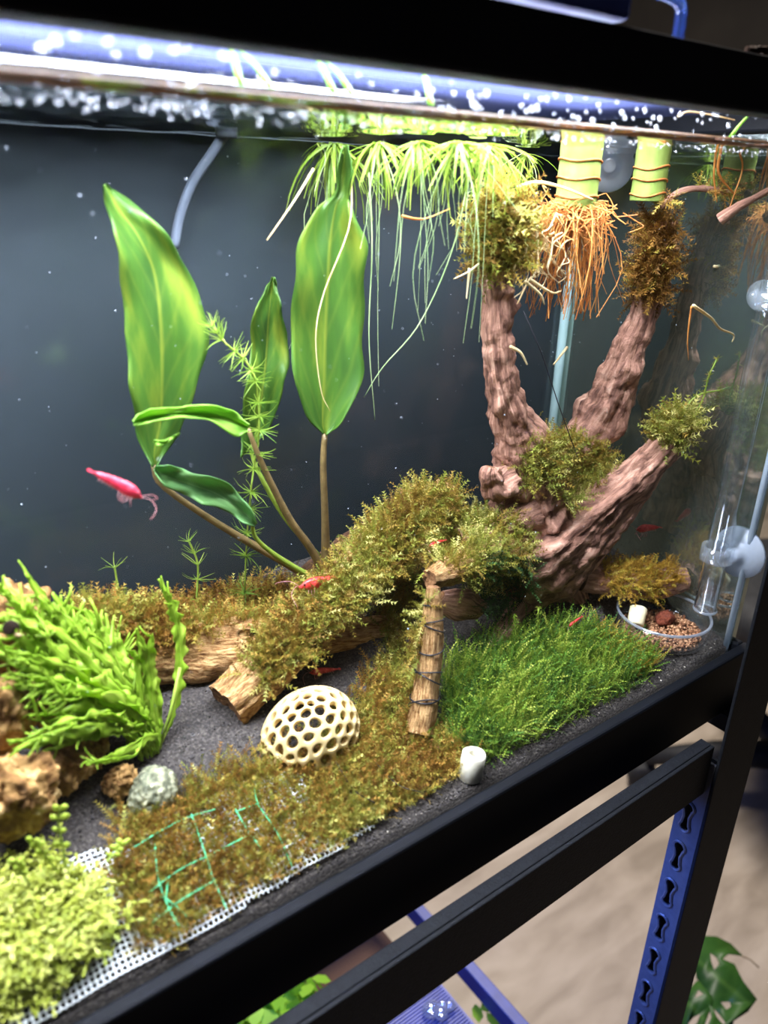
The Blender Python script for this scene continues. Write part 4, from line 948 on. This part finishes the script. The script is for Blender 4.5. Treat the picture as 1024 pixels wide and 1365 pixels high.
# upright green moss shoots behind the cushion
for i, L in enumerate([[(690, 880, .05), (688, 850, .052), (686, 820, .052)], [(700, 880, .05), (715, 850, .05), (718, 812, .05)], [(720, 875, .05), (750, 850, .05), (778, 810, .05)], [(740, 870, .048), (742, 850, .05), (760, 820, .05)], [(705, 880, .05), (720, 860, .05), (735, 835, .05)], [(915, 566, .043), (936, 535, .041), (944, 505, .040), (956, 478, .039)], [(905, 570, .045), (925, 530, .043), (962, 520, .040), (988, 516, .038)]]):
    P = [at(*q[:2], y=q[2]) for q in L]; S = [Vector(s) for s in spline(P, 12)]
    e = empty('moss_shoot', P[0], ['straight upright moss shoot beside the root leg', 'tall curved moss shoot in front of the root legs', 'longest moss shoot slanting toward the wood stub', 'steep moss shoot between two slanting ones behind the cushion', 'short slanting moss shoot low behind the cushion', 'tall crooked moss shoot rising from the slanting branch tip', 'moss shoot arching sideways from the slanting branch tip'][i], 'moss', 'upright moss shoots')
    MB().tube(S, .0004, 5).build('stem', 'stem_green', e)
    k = 90; ii = nrg.integers(0, 12, k); pos = np.array([tuple(S[j]) for j in ii]) + nrg.normal(size=(k, 3))*.0004
    batch('leaflets', ND[0]*np.array([3, 3, 1]), ND[1], pos, rand_frames(nrg.normal(size=(k, 3))+np.array([0, 0, .6]), nrg), np.full(k, .0022), nrg.normal(.6, .2, k), 'moss_green' if i < 5 else 'moss_olive', e)

# lime carpet plant: stems with pairs of round leaves
wv = []; wf = []
for i in range(4): z = i/3; wv += [(0, -.02, z), (0, .02, z)]
for i in range(3): a = 2*i; wf += [(a, a+1, a+3), (a, a+3, a+2)]
for i in range(5):
    z = .2+.2*i; rot = i*math.pi/2
    for s in (0, math.pi):
        c_, s_ = math.cos(rot+s), math.sin(rot+s); n = len(wv); l = .26*(1-.35*z)
        loc = [(0, 0), (.35, .22), (.8, .24), (1.0, 0), (.8, -.24), (.35, -.22)]
        for a, b in loc: wv.append((c_*a*l - s_*b*l, s_*a*l + c_*b*l, z+.10*a-.05*a*a))
        wf += [(n, n+1, n+5), (n+1, n+2, n+4), (n+1, n+4, n+5), (n+2, n+3, n+4)]
WV = (np.array(wv), np.array(wf))
moss('carpet_plant', 'lime green small leaved carpet plant spreading over the white mesh', BV, [(-20, 1222), (40, 1200), (85, 1178), (105, 1196), (125, 1216), (150, 1250), (115, 1282), (80, 1324), (15, 1354), (-30, 1365)], 1050, 21, 'weed', .013, .8, .85, (.5, .22), WV)
def sprig(label, L, seed, ll):
    P = [at(a, b, y=c) for a, b, c in L]; S = [Vector(s) for s in spline(P, 20)]; r = random.Random(seed)
    e = empty('carpet_plant_sprig', P[0], label, 'plant', 'upright lime sprigs')
    MB().tube(S, .00035, 6).build('stem', 'stem_green', e)
    for i in (7, 11, 15, 18, 19):
        for s in (-1, 1):
            d = (Vector(RM[:, 0])*s + Vector((0, r.uniform(-.5, .3), r.uniform(.2, .7)))).normalized(); sd = d.cross(Vector(RM[:, 2])).normalized(); l = rp(P[0], ll)*r.uniform(.7, 1.1)
            mb = MB(); v = []
            for a, b in [(0, 0), (.3, .25), (.6, .33), (.85, .22), (1, 0), (.85, -.22), (.6, -.33), (.3, -.25)]: v.append(S[i] + d*a*l + sd*b*l + Vector(RM[:, 2])*(.15*l*a*a-.1*abs(b)*l))
            mb.add(v + [S[i]+d*.5*l], [(k, (k+1) % 8, 8) for k in range(8)], [(.5, .5)]*9); o = mb.build('leaf', 'fern', e)
            o.modifiers.new('solid', 'SOLIDIFY').thickness = .0003
    return e
sprig('tallest lime sprig standing before the rust brown boulder', [(88, 1165, .035), (84, 1130, .036), (78, 1100, .037), (80, 1076, .037)], 1, 14)
sprig('lime sprig leaning left at the edge of the carpet plant', [(75, 1160, .036), (60, 1140, .037), (45, 1120, .038)], 2, 12)
sprig('low lime sprig by the rock foot', [(40, 1180, .033), (28, 1160, .034), (22, 1148, .035)], 3, 12)
sprig('lime sprig between the white mesh and brown moss', [(140, 1150, .034), (155, 1135, .036), (165, 1122, .037)], 4, 12)

# ------------------------------------------------------------------ threads
def surf(px, py, up=.006):
    h = cast(BV, px, py); p_ = h[0] if h[0] is not None else sand(px, py); v = (Vector(CP)-p_).normalized(); return p_ + Vector((0, 0, up*.6)) + v*up*.5
gt = empty('green_thread_net', sand(280, 1150), 'mint green cotton thread criss-crossing the brown moss carpet', 'thread')
for L in [[(180, 1140), (215, 1118), (250, 1100), (290, 1088)], [(200, 1200), (240, 1170), (280, 1150), (330, 1124)], [(205, 1240), (240, 1212), (285, 1185)], [(208, 1135), (212, 1180), (226, 1220), (240, 1245)], [(256, 1095), (272, 1140), (285, 1180), (303, 1222)], [(314, 1088), (330, 1115), (348, 1140)], [(340, 1060), (345, 1082), (370, 1120), (390, 1165)], [(315, 1092), (345, 1080)], [(215, 1205), (232, 1215), (250, 1232)], [(225, 1185), (222, 1212)]]:
    MB().tube([Vector(s) for s in spline([surf(*q) for q in L], 16)], .00028, 5).build('thread', 'thread_green', gt)
dt = empty('dark_thread', sand(480, 1060), 'dark cotton thread crossing the golden moss carpet', 'thread')
for L in [[(440, 1010), (470, 1060), (500, 1080)], [(500, 1025), (530, 1055), (560, 1065)]]:
    MB().tube([Vector(s) for s in spline([surf(*q) for q in L], 12)], .0002, 5).build('thread', 'thread_dark', dt)
o = MB().tube([at(698, 415, y=.066), at(722, 470, y=.064), at(745, 540, y=.062), at(770, 610, y=.06)], .00025, 5).build('fishing_line', 'thread_dark'); tag(o, 'dark fishing line stretched between the two trunks', 'line')

# ------------------------------------------------------------------ shrimps
def shrimp(label, head, tail, s_mat, y0, y1, curl=.12, group='cherry shrimps', seed=1):
    """head, tail: pixel ends; y0, y1 their depths."""
    h = at(*head, y=y0); t = at(*tail, y=y1); ax = (h-t); L = ax.length; x = ax.normalized(); z = Vector((0, 0, 1)); z = (z-x*z.dot(x)).normalized(); yv = z.cross(x)
    e = empty('shrimp', (h+t)/2, label, 'shrimp', group)
    def P(u, v, w): return t + x*u*L + z*w*L + yv*v*L
    prof = [(0.06, .018), (.14, .036), (.20, .052), (.235, .047), (.29, .066), (.33, .060), (.39, .078), (.43, .073), (.49, .086), (.53, .082), (.60, .098), (.70, .104), (.80, .095), (.88, .070), (.94, .034), (1.0, .006)]
    pts = [P(u, 0, curl*math.sin(u*math.pi)*.6) for u, _ in prof]; rad = [r_*L*1.22 for _, r_ in prof]
    fr = frames(pts); v = []; f = []; n = 14
    for i, p_ in enumerate(pts):
        for k in range(n):
            th = 2*math.pi*k/n; v.append(p_ + yv*math.cos(th)*rad[i]*.72 + z*math.sin(th)*rad[i])
    for i in range(len(pts)-1):
        for k in range(n): f.append((i*n+k, i*n+(k+1) % n, (i+1)*n+(k+1) % n, (i+1)*n+k))
    f += [tuple(range(n)), tuple((len(pts)-1)*n+k for k in range(n))]
    MB().add(v, f).build('body', s_mat, e)
    mb = MB()
    for a in (-.5, -.22, 0, .22, .5):                # tail fan
        b0 = P(.07, 0, curl*.1); d = (-x*math.cos(a)+yv*math.sin(a)).normalized(); sd = d.cross(z).normalized(); l = L*.13
        q = [b0-sd*l*.08, b0+sd*l*.08, b0+d*l*.7+sd*l*.16, b0+d*l, b0+d*l*.7-sd*l*.16]
        mb.add(q + [p_+z*L*.008 for p_ in q], [(0,1,2,3,4), (9,8,7,6,5)] + [(k, (k+1) % 5, 5+(k+1) % 5, 5+k) for k in range(5)])
    mb.build('tail_fan', s_mat, e)
    r = random.Random(seed)
    for s in (-1, 1):
        bm = MB(); bm.lathe([(.0001, -1), (.7, -.7), (1, 0), (.7, .7), (.0001, 1)], (0, 0, 0), 8)
        c_ = P(.90, s*.045, curl*.2+.045); bm.v = [tuple(c_ + Vector(q)*L*.02) for q in bm.v]; bm.build('eye', 'eye', e)
        mb = MB()
        for k in range(5):                           # walking legs
            u = .58+.06*k; b0 = P(u, s*.05, curl*.3-.06); mb.tube([b0, b0+yv*s*L*.05-z*L*.08+x*L*.02, b0+yv*s*L*.06-z*L*.16+x*L*r.uniform(-.05, .09)], L*.006, 4)
        for k in range(5):                           # swimmerets
            u = .22+.07*k; b0 = P(u, s*.03, curl*.4-.05); mb.tube([b0, b0-z*L*.06-x*L*.03], [L*.012, L*.004], 4)
        mb.build('legs', 'shrimp_clear', e)
        a0 = P(.97, s*.02, .01); MB().tube([Vector(q) for q in spline([a0, a0+x*L*.15+yv*s*L*.1+z*L*.08, a0+x*L*.3+yv*s*L*.25+z*L*.02, a0+x*L*.28+yv*s*L*.45-z*L*.12], 12)], L*.004, 4).build('antenna', 'shrimp_clear', e)
    return e
shrimp('pink red shrimp swimming in open water left of the broad leaf', (190, 664), (120, 628), 'shrimp_pink', .060, .066, .05, seed=2)
shrimp('red shrimp resting on the moss at the foot of the leaf stalks', (398, 783), (462, 770), 'shrimp', .088, .086, .03, seed=3)
shrimp('dark red shrimp sheltering under the diagonal log', (412, 897), (452, 892), 'shrimp', .082, .078, .04, seed=4)
shrimp('small red shrimp behind the slanting branch near the stub', (848, 706), (880, 703), 'shrimp', .058, .055, .04, seed=5)
shrimp('tiny red shrimp in the moss between log and root', (572, 728), (594, 720), 'shrimp', .075, .075, .04, seed=6)
shrimp('tiny red shrimp behind the green moss cushion', (758, 836), (776, 822), 'shrimp', .046, .045, .04, seed=7)

def snail(label, px, py, y, size):
    c = at(px, py, y=y); e = empty('snail', c, label, 'snail'); ex, ey_, ez_ = (Vector(RM[:, i]) for i in range(3)); pts = []; rad = []
    for i in range(46):
        t = i/45; a = t*4.6*math.pi; q = size*(1-t)**1.1; pts.append(c + ex*math.cos(a)*q*.62 - ey_*math.sin(a)*q*.62 - ez_*size*.5*t); rad.append(size*.42*(1-t*.9))
    MB().tube(pts, rad, 10).build('shell', 'hole_dark', e)
    MB().tube([c+ex*size*.4+ey_*size*.5, c+ex*size*.9+ey_*size*.75, c+ex*size*1.3+ey_*size*.7], [size*.2, size*.26, size*.1], 8).build('foot', 'stem_brown', e)
snail('dark coiled snail on the tall pitted rock', 14, 838, .066, .0030)
strand('root_wisp', 'curved white root wisp above the water by the side glass', [(904, 155, .02), (918, 149, .02), (948, 153, .018), (980, 160, .016)], 1.2, 'root_pale')
o = MB().tube([Vector(q) for q in spline([at(996, 66, y=.004), at(1006, 68, y=.004), at(1016, 66, y=.003), at(1030, 72, y=.002)], 14)], [.0012, .0009, .0016, .0011, .0018, .001, .0014, .0016, .001, .0012, .0015, .001, .001, .0006], 7).build('dry_twig', 'wood_dark'); tag(o, 'dry brown twig scrap lying on the upper rim', 'twig')

# ------------------------------------------------------------------ sand grains, bubbles, droplets
k = 9000
xs = nrg.uniform(-.46, -.003, k); ys = np.minimum(.0055+nrg.exponential(.035, k), TD-.004)
pos = np.array([(x, y, ground(x, y)+.0001) for x, y in zip(xs, ys)])
tag(batch('sand_grains', oc_v, oc_f, pos, rand_frames(nrg.normal(size=(k, 3)), nrg), nrg.uniform(.00025, .0008, (k, 3)), np.clip(nrg.normal(.4, .25, k), 0, 1), 'grain'), 'loose coarse grains lying on the dark sand bed', 'sand', None, 'stuff')
bm = bmesh.new(); bmesh.ops.create_icosphere(bm, subdivisions=2, radius=1); iv = np.array([tuple(q.co) for q in bm.verts]); jf = np.array([[q.index for q in f_.verts] for f_ in bm.faces]); bm.free()
k = 1100; xs = XL+.02 + nrg.uniform(0, 1, k)*(.5); ys = .006+nrg.exponential(.006, k)
pos = np.stack([xs, ys, WZ-.0009-nrg.exponential(.0009, k)], 1); keep = nrg.uniform(0, 1, k) < np.where(xs < -.26, 1, .45); pos = pos[keep]; k = len(pos)
tag(batch('surface_bubbles', iv, jf, pos, rand_frames(nrg.normal(size=(k, 3)), nrg), nrg.uniform(.00012, .00036, k), np.zeros(k), 'bubble', smooth=True), 'tiny air bubbles clinging along the water line at the front glass', 'bubbles', None, 'stuff')
k = 130; xs = nrg.uniform(-.42, -.06, k); zs = WZ+.002+nrg.uniform(0, .008, k)**1.0
pos = np.stack([xs, np.full(k, .0046), zs], 1); sc_ = nrg.uniform(.0003, .0010, (k, 1))*np.array([[1, 1, .45]])
fr_ = np.repeat(np.array([[[1, 0, 0], [0, 0, 1], [0, -1, 0]]], float), k, 0)
tag(batch('glass_droplets', iv, jf, pos, fr_, sc_, np.zeros(k), 'bubble', smooth=True), 'small water droplets inside the front glass above the water line', 'droplets', None, 'stuff')
k = 420; pos = np.stack([nrg.uniform(-.42, -.02, k), nrg.uniform(.02, TD-.006, k), nrg.uniform(.07, .252, k)], 1)
tag(batch('water_specks', iv[:12], np.array([(0,1,2),(1,0,5),(0,2,3),(0,3,4),(0,4,5)]), pos, rand_frames(nrg.normal(size=(k, 3)), nrg), nrg.uniform(.00012, .00032, k), np.zeros(k), 'speck'), 'pale specks drifting in the open water', 'specks', None, 'stuff')

# emergent grass blades above the surface
for i, (a, b, d) in enumerate([((300, 50), (322, 115), .030), ((318, 68), (362, 118), .035), ((415, 72), (446, 124), .032), ((430, 80), (470, 126), .034), ((562, 90), (575, 140), .04), ((1004, 150), (975, 182), .02)]):
    P0 = at(*b, y=d); P1 = at(*a, y=d+.004); P0.z = max(P0.z, WZ-.001); P1.z = min(P1.z, .2768); S = [P0 + (P1-P0)*t + Vector((0, 0, .001*math.sin(t*3))) for t in np.linspace(0, 1, 8)]
    mb = MB(); sd = Vector((1, 0, 0)); v = []; uv = []
    for j, q in enumerate(S): w = rp(q, 5.5)*(1-.5*j/7); v += [q-sd*w, q+Vector((0, -.0006, 0)), q+sd*w]; uv += [(.1, j/7), (.5, j/7), (.9, j/7)]
    f = []
    for j in range(7): f += [(3*j, 3*j+1, 3*j+4, 3*j+3), (3*j+1, 3*j+2, 3*j+5, 3*j+4)]
    o = mb.add(v, f, uv).build('grass_blade', 'leaf_lit'); o.modifiers.new('solid', 'SOLIDIFY').thickness = .0004
    tag(o, ['narrow pale blade poking up left of its broader twin, over the grey hose', 'slanting pale blade beside the narrow one over the grey hose', 'pale blade poking up above the tallest broad leaf', 'slanting blade just right of the one above the tallest leaf', 'short pale blade above the water between cane and floating plants', 'dark green stem piece above the water by the side glass'][i], 'leaf', 'leaf blades above the surface')

# ------------------------------------------------------------------ lamp over the tank, bracket
la = empty('aquarium_lamp', (-.29, .026, .293), 'slim blue grey LED lamp bar lying across the aquarium rim', 'lamp')
bevel(MB().box((-.50, .004, .2902), (-.156, .104, .308)).build('lamp_housing', 'lamp_blue', la, False), .002)
MB().box((-.49, .020, .2890), (-.160, .100, .2901)).build('led_strip', 'led_white', la.children[0], False)
for yb in (.010, .094):
    brp = [(-.156, yb, .3015), (-.136, yb, .3012), (-.126, yb, .3000), (-.1235, yb, .2965), (-.1235, yb, .287)]
    MB().tube([Vector(q_) for q_ in spline(brp, 24)], .002, 8).build('bracket', 'bracket', la)

# ------------------------------------------------------------------ rack
rk_e = empty('shelving_rack', (-.03, -.02, FZ), 'black slotted steel shelving rack carrying the aquarium', 'rack')
PX0, PX1, PY0 = -.0495, -.0115, -.026
bevel(MB().box((PX0, PY0-.0018, FZ), (PX1, PY0, .9)).build('post_face', 'black_metal', rk_e, False), .0006)
def slotted_flange():
    y0, y1 = PY0, -.0105; T = .0018; mb = MB(); Zs = []
    z = -.84
    while z < -.07: Zs.append(z); z += .0285
    seg = [FZ] + [q+.0285/2 for q in Zs[:-1]] + [Zs[-1]+.0145]
    def key(zc):                                     # keyhole outline: round head over a narrow neck over a round foot
        ym = (y0+y1)/2+.0008; pts = []
        for a in np.linspace(-40, 220, 14): pts.append((ym+.0034*math.cos(math.radians(a)), zc+.0066+.0034*math.sin(math.radians(a))))
        pts.append((ym-.0016, zc))
        for a in np.linspace(140, 400, 14): pts.append((ym+.0030*math.cos(math.radians(a)), zc-.0070+.0030*math.sin(math.radians(a))))
        pts.append((ym+.0016, zc))
        return pts
    for zc, a, b in zip(Zs, seg[:-1], seg[1:]):
        hole = key(zc); outer = [(y0, a), (y1, a), (y1, b), (y0, b)]; al = outer + hole; tri = tessellate_polygon([[Vector((q[0], q[1], 0)) for q in outer], [Vector((q[0], q[1], 0)) for q in reversed(hole)]])
        al = outer + list(reversed(hole)); n = len(al)
        v = [(PX0, q[0], q[1]) for q in al] + [(PX0+T, q[0], q[1]) for q in al]
        f = [tuple(t) for t in tri] + [tuple(n+i for i in reversed(t)) for t in tri]
        m = len(hole); f += [(4+i, 4+(i+1) % m, n+4+(i+1) % m, n+4+i) for i in range(m)]
        f += [(1, 2, n+2, n+1)]
        mb.add(v, f)
        # raised lip pressed round the slot
        R_ = [Vector((PX0-.0002, q[0], q[1])) for q in hole]; R_.append(R_[0]); mb.tube(R_, .0009, 6, False)
    mb.box((PX0, y0, seg[-1]), (PX0+T, y1, -.03))
    o = mb.build('slotted_flange', 'post_metal', rk_e, False); return o
slotted_flange()
MB().box((PX0+.0045, PY0+.0005, FZ), (PX0+.006, -.0110, -.03)).build('inner_channel', 'black_metal', rk_e, False)
def beam(z1, h):
    bf = bevel(MB().box((-.60, -.0235, z1-h), (PX0-.0002, -.0215, z1)).build('beam_face', 'black_metal', rk_e, False), .0005)
    bevel(MB().box((-.60, -.0213, z1-.0015), (PX0-.0002, -.0155, z1)).build('beam_ledge', 'black_metal', bf, False), .0004)
    bevel(MB().box((-.60, -.0213, z1-h), (PX0-.0002, -.0155, z1-h+.0015)).build('beam_foot', 'black_metal', bf, False), .0004)
beam(-.0185, .031)
bevel(MB().box((PX0-.010, -.0213, -.044), (PX0-.0003, -.0160, -.0202)).build('beam_hook', 'post_metal', rk_e, False), .001)
for x in (-.47, .0): MB().box((x-.012, -.0153, -.036), (x+.012, TD+.02, -.0258)).build('cross_bar', 'black_metal', rk_e, False)
MB().box((-.60, TD+.018, -.050), (PX1, TD+.02, -.0185)).build('beam_face', 'black_metal', rk_e, False)
lb = empty('led_bar', (-.25, .06, -.048), 'blue LED bar fixed under the aquarium shelf', 'lamp')
MB().box((-.42, .035, -.048), (-.08, .085, -.0365)).build('lamp_housing', 'black_plastic', lb, False)
MB().box((-.40, .044, -.0495), (-.10, .076, -.0482)).build('led_strip', 'led_blue', lb.children[0], False)

# ------------------------------------------------------------------ lower tank
LZ = -.42
lt = empty('aquarium', (-.25, .18, LZ-.3), 'second aquarium with purple lit rim on the shelf below', 'aquarium')
bevel(frame_ring(LZ-.02, LZ, -.51, -.006, .03, .32, .011).build('upper_rim', 'lid_blue', lt, False), .001)
for a, b in (((-.505, .032, LZ-.30), (-.012, .036, LZ-.02)), ((-.505, .314, LZ-.30), (-.012, .318, LZ-.02)), ((-.016, .036, LZ-.30), (-.012, .314, LZ-.02)), ((-.505, .036, LZ-.3), (-.501, .314, LZ-.02))):
    MB().box(a, b).build('side_pane', 'glass', lt, False)
MB().box((-.5, .037, LZ-.305), (-.017, .313, LZ-.08)).build('soil', 'wood_dark', lt, False)
mb = MB().box((-.49, .045, LZ+.0005), (-.052, .195, LZ+.014))
for i in range(57): mb.box((-.488, .046+i*.0026, LZ+.014), (-.054, .0472+i*.0026, LZ+.0155))
rl = mb.build('ribbed_lid', 'lid_blue', smooth=False); tag(rl, 'dark blue ribbed lid panel on the lower aquarium', 'lid')
for i, (px, py) in enumerate([(575, 1345), (588, 1350), (600, 1340), (590, 1338)]):
    q = at(px, py, z=LZ+.021); lump('water_drop', ['largest clear droplet on the blue ribbed lid', 'medium clear droplet on the blue ribbed lid', 'small clear droplet on the blue ribbed lid', 'tiniest clear droplet on the blue ribbed lid'][i], q, tuple(.008*(1-.2*i)*f_ for f_ in (1, .9, .7)), 'bubble', 'droplet', i, .1)['group'] = 'droplets on the ribbed lid'
lp = empty('broad_leaf_plant', (-.2, .26, LZ-.08), 'bright lime plant growing in the lower aquarium', 'plant')
k = 700; pos = np.stack([nrg.uniform(-.40, -.12, k), nrg.uniform(.225, .285, k), LZ-.045+nrg.uniform(-.04, .04, k)], 1)
ov = np.array([(0,0,0),(.3,.28,.05),(.7,.3,.1),(1,0,.05),(.7,-.3,.1),(.3,-.28,.05)], float); of = np.array([(0,1,5),(1,2,4),(1,4,5),(2,3,4)])
tag(batch('foliage', ov, of, pos, rand_frames(nrg.normal(size=(k, 3))*.5+np.array([0, 0, .6]), nrg), nrg.uniform(.014, .026, k), nrg.uniform(0, 1, k), 'plant_low', lp), kind='stuff')
for px, py in ((640, 1346), (634, 1338), (648, 1350)):
    q = at(px, py, z=LZ-.03); n_ = np.array([tuple(q)])
    batch('leaf', ov, of, n_, rand_frames(np.array([[.1, -.2, 1.0]]), nrg), np.array([.017]), np.array([.6]), 'plant_low', lp)

# ------------------------------------------------------------------ things on the floor
def flat_leaf(name, outline, holes, z, parent, mat, tilt=.02):
    """Cut leaf outline and holes in pixels at about height z."""
    def W(p_): q = at(*p_, z=z); return q
    loops = [[W(q) for q in outline]] + [[W(q) for q in h] for h in holes]
    tri = tessellate_polygon(loops); al = [q for l in loops for q in l]
    cx = sum(q.x for q in loops[0])/len(loops[0]); cy = sum(q.y for q in loops[0])/len(loops[0])
    v = []
    for q in al: v.append((q.x, q.y, q.z + tilt*math.sin((q.x-cx)*60) - 1.2*((q.x-cx)**2+(q.y-cy)**2)))
    uv = [(.5+(q.x-cx)*8, .5+(q.y-cy)*8) for q in al]
    mb = MB().add(v, [tuple(t) for t in tri], uv); o = mb.build(name, mat, parent, True); o.modifiers.new('solid', 'SOLIDIFY').thickness = .0008
    return o
mz = -.52
mo = empty('cut_leaf_plant', (at(940, 1400, z=mz).x, at(940, 1400, z=mz).y, FZ), 'green cut leaf houseplant on the floor beside the rack post', 'plant')
flat_leaf('leaf', [(926, 1266), (938, 1250), (955, 1248), (975, 1256), (990, 1275), (970, 1276), (962, 1283), (978, 1290), (990, 1312), (1009, 1334), (998, 1346), (980, 1354), (978, 1365), (982, 1400), (930, 1400), (950, 1350), (940, 1312), (930, 1300), (925, 1280)], [[(946, 1274), (954, 1280), (958, 1288), (952, 1294), (948, 1285)], [(952, 1338), (960, 1345), (970, 1358), (966, 1360), (957, 1350)], [(962, 1331), (974, 1332), (976, 1338), (970, 1341)]], mz, mo, 'monstera', .006)
flat_leaf('leaf', [(944, 1316), (950, 1340), (940, 1365), (938, 1400), (905, 1400), (908, 1345), (914, 1325), (928, 1312)], [[(910, 1332), (916, 1322), (930, 1324), (937, 1330), (925, 1334)], [(918, 1360), (926, 1354), (934, 1352), (930, 1362), (920, 1368)]], mz-.01, mo, 'monstera', .006)
for a in ((940, 1370), (960, 1370)):
    q = at(*a, z=mz); MB().tube([(q.x, q.y, mz-.003), (q.x+.01, q.y, mz-.1), (mo.location.x, mo.location.y, FZ+.18)], .0025, 6).build('leaf_stalk', 'stem_green', mo)
MB().tube([at(990, 1275, z=mz), at(1000, 1279, z=mz), at(1012, 1290, z=mz)], .0008, 5).build('leaf_tip', 'stem_brown', mo)
pc = (mo.location.x, mo.location.y, FZ)
MB().lathe([(.001, .002), (.06, .002), (.065, .01), (.085, .16), (.09, .165), (.085, .17), (.078, .16), (.06, .14), (.001, .14)], pc, 32).build('pot', 'pot_grey', mo)
# dark office chair base beyond the post
ch = at(1010, 1075, z=FZ+.05); ch = Vector((ch.x+.12, ch.y, FZ))
co_ = empty('office_chair', ch, 'black office chair base standing on the floor beyond the rack', 'chair')
for i in range(5):
    a = 2*math.pi*i/5+2.4; d = Vector((math.cos(a), math.sin(a), 0))
    MB().tube([ch+Vector((0, 0, .11)), ch+d*.15+Vector((0, 0, .10)), ch+d*.28+Vector((0, 0, .075))], [.03, .024, .016], 8).build('leg', 'cloth_dark', co_)
    c_ = ch+d*.28; sd = d.cross(Vector((0, 0, 1)))
    MB().lathe([(.004, -.018), (.026, -.018), (.030, -.012), (.030, .012), (.026, .018), (.004, .018)], c_+Vector((0, 0, .031)), 20, sd).build('caster', 'cloth_dark', co_)
MB().lathe([(.035, .08), (.035, .16), (.024, .18), (.024, .4)], ch, 16).build('column', 'cloth_dark', co_)
sh = MB().lathe([(.001, .40), (.2, .40), (.24, .42), (.24, .46), (.2, .48), (.001, .48)], ch, 28).build('seat', 'cloth_dark', co_)
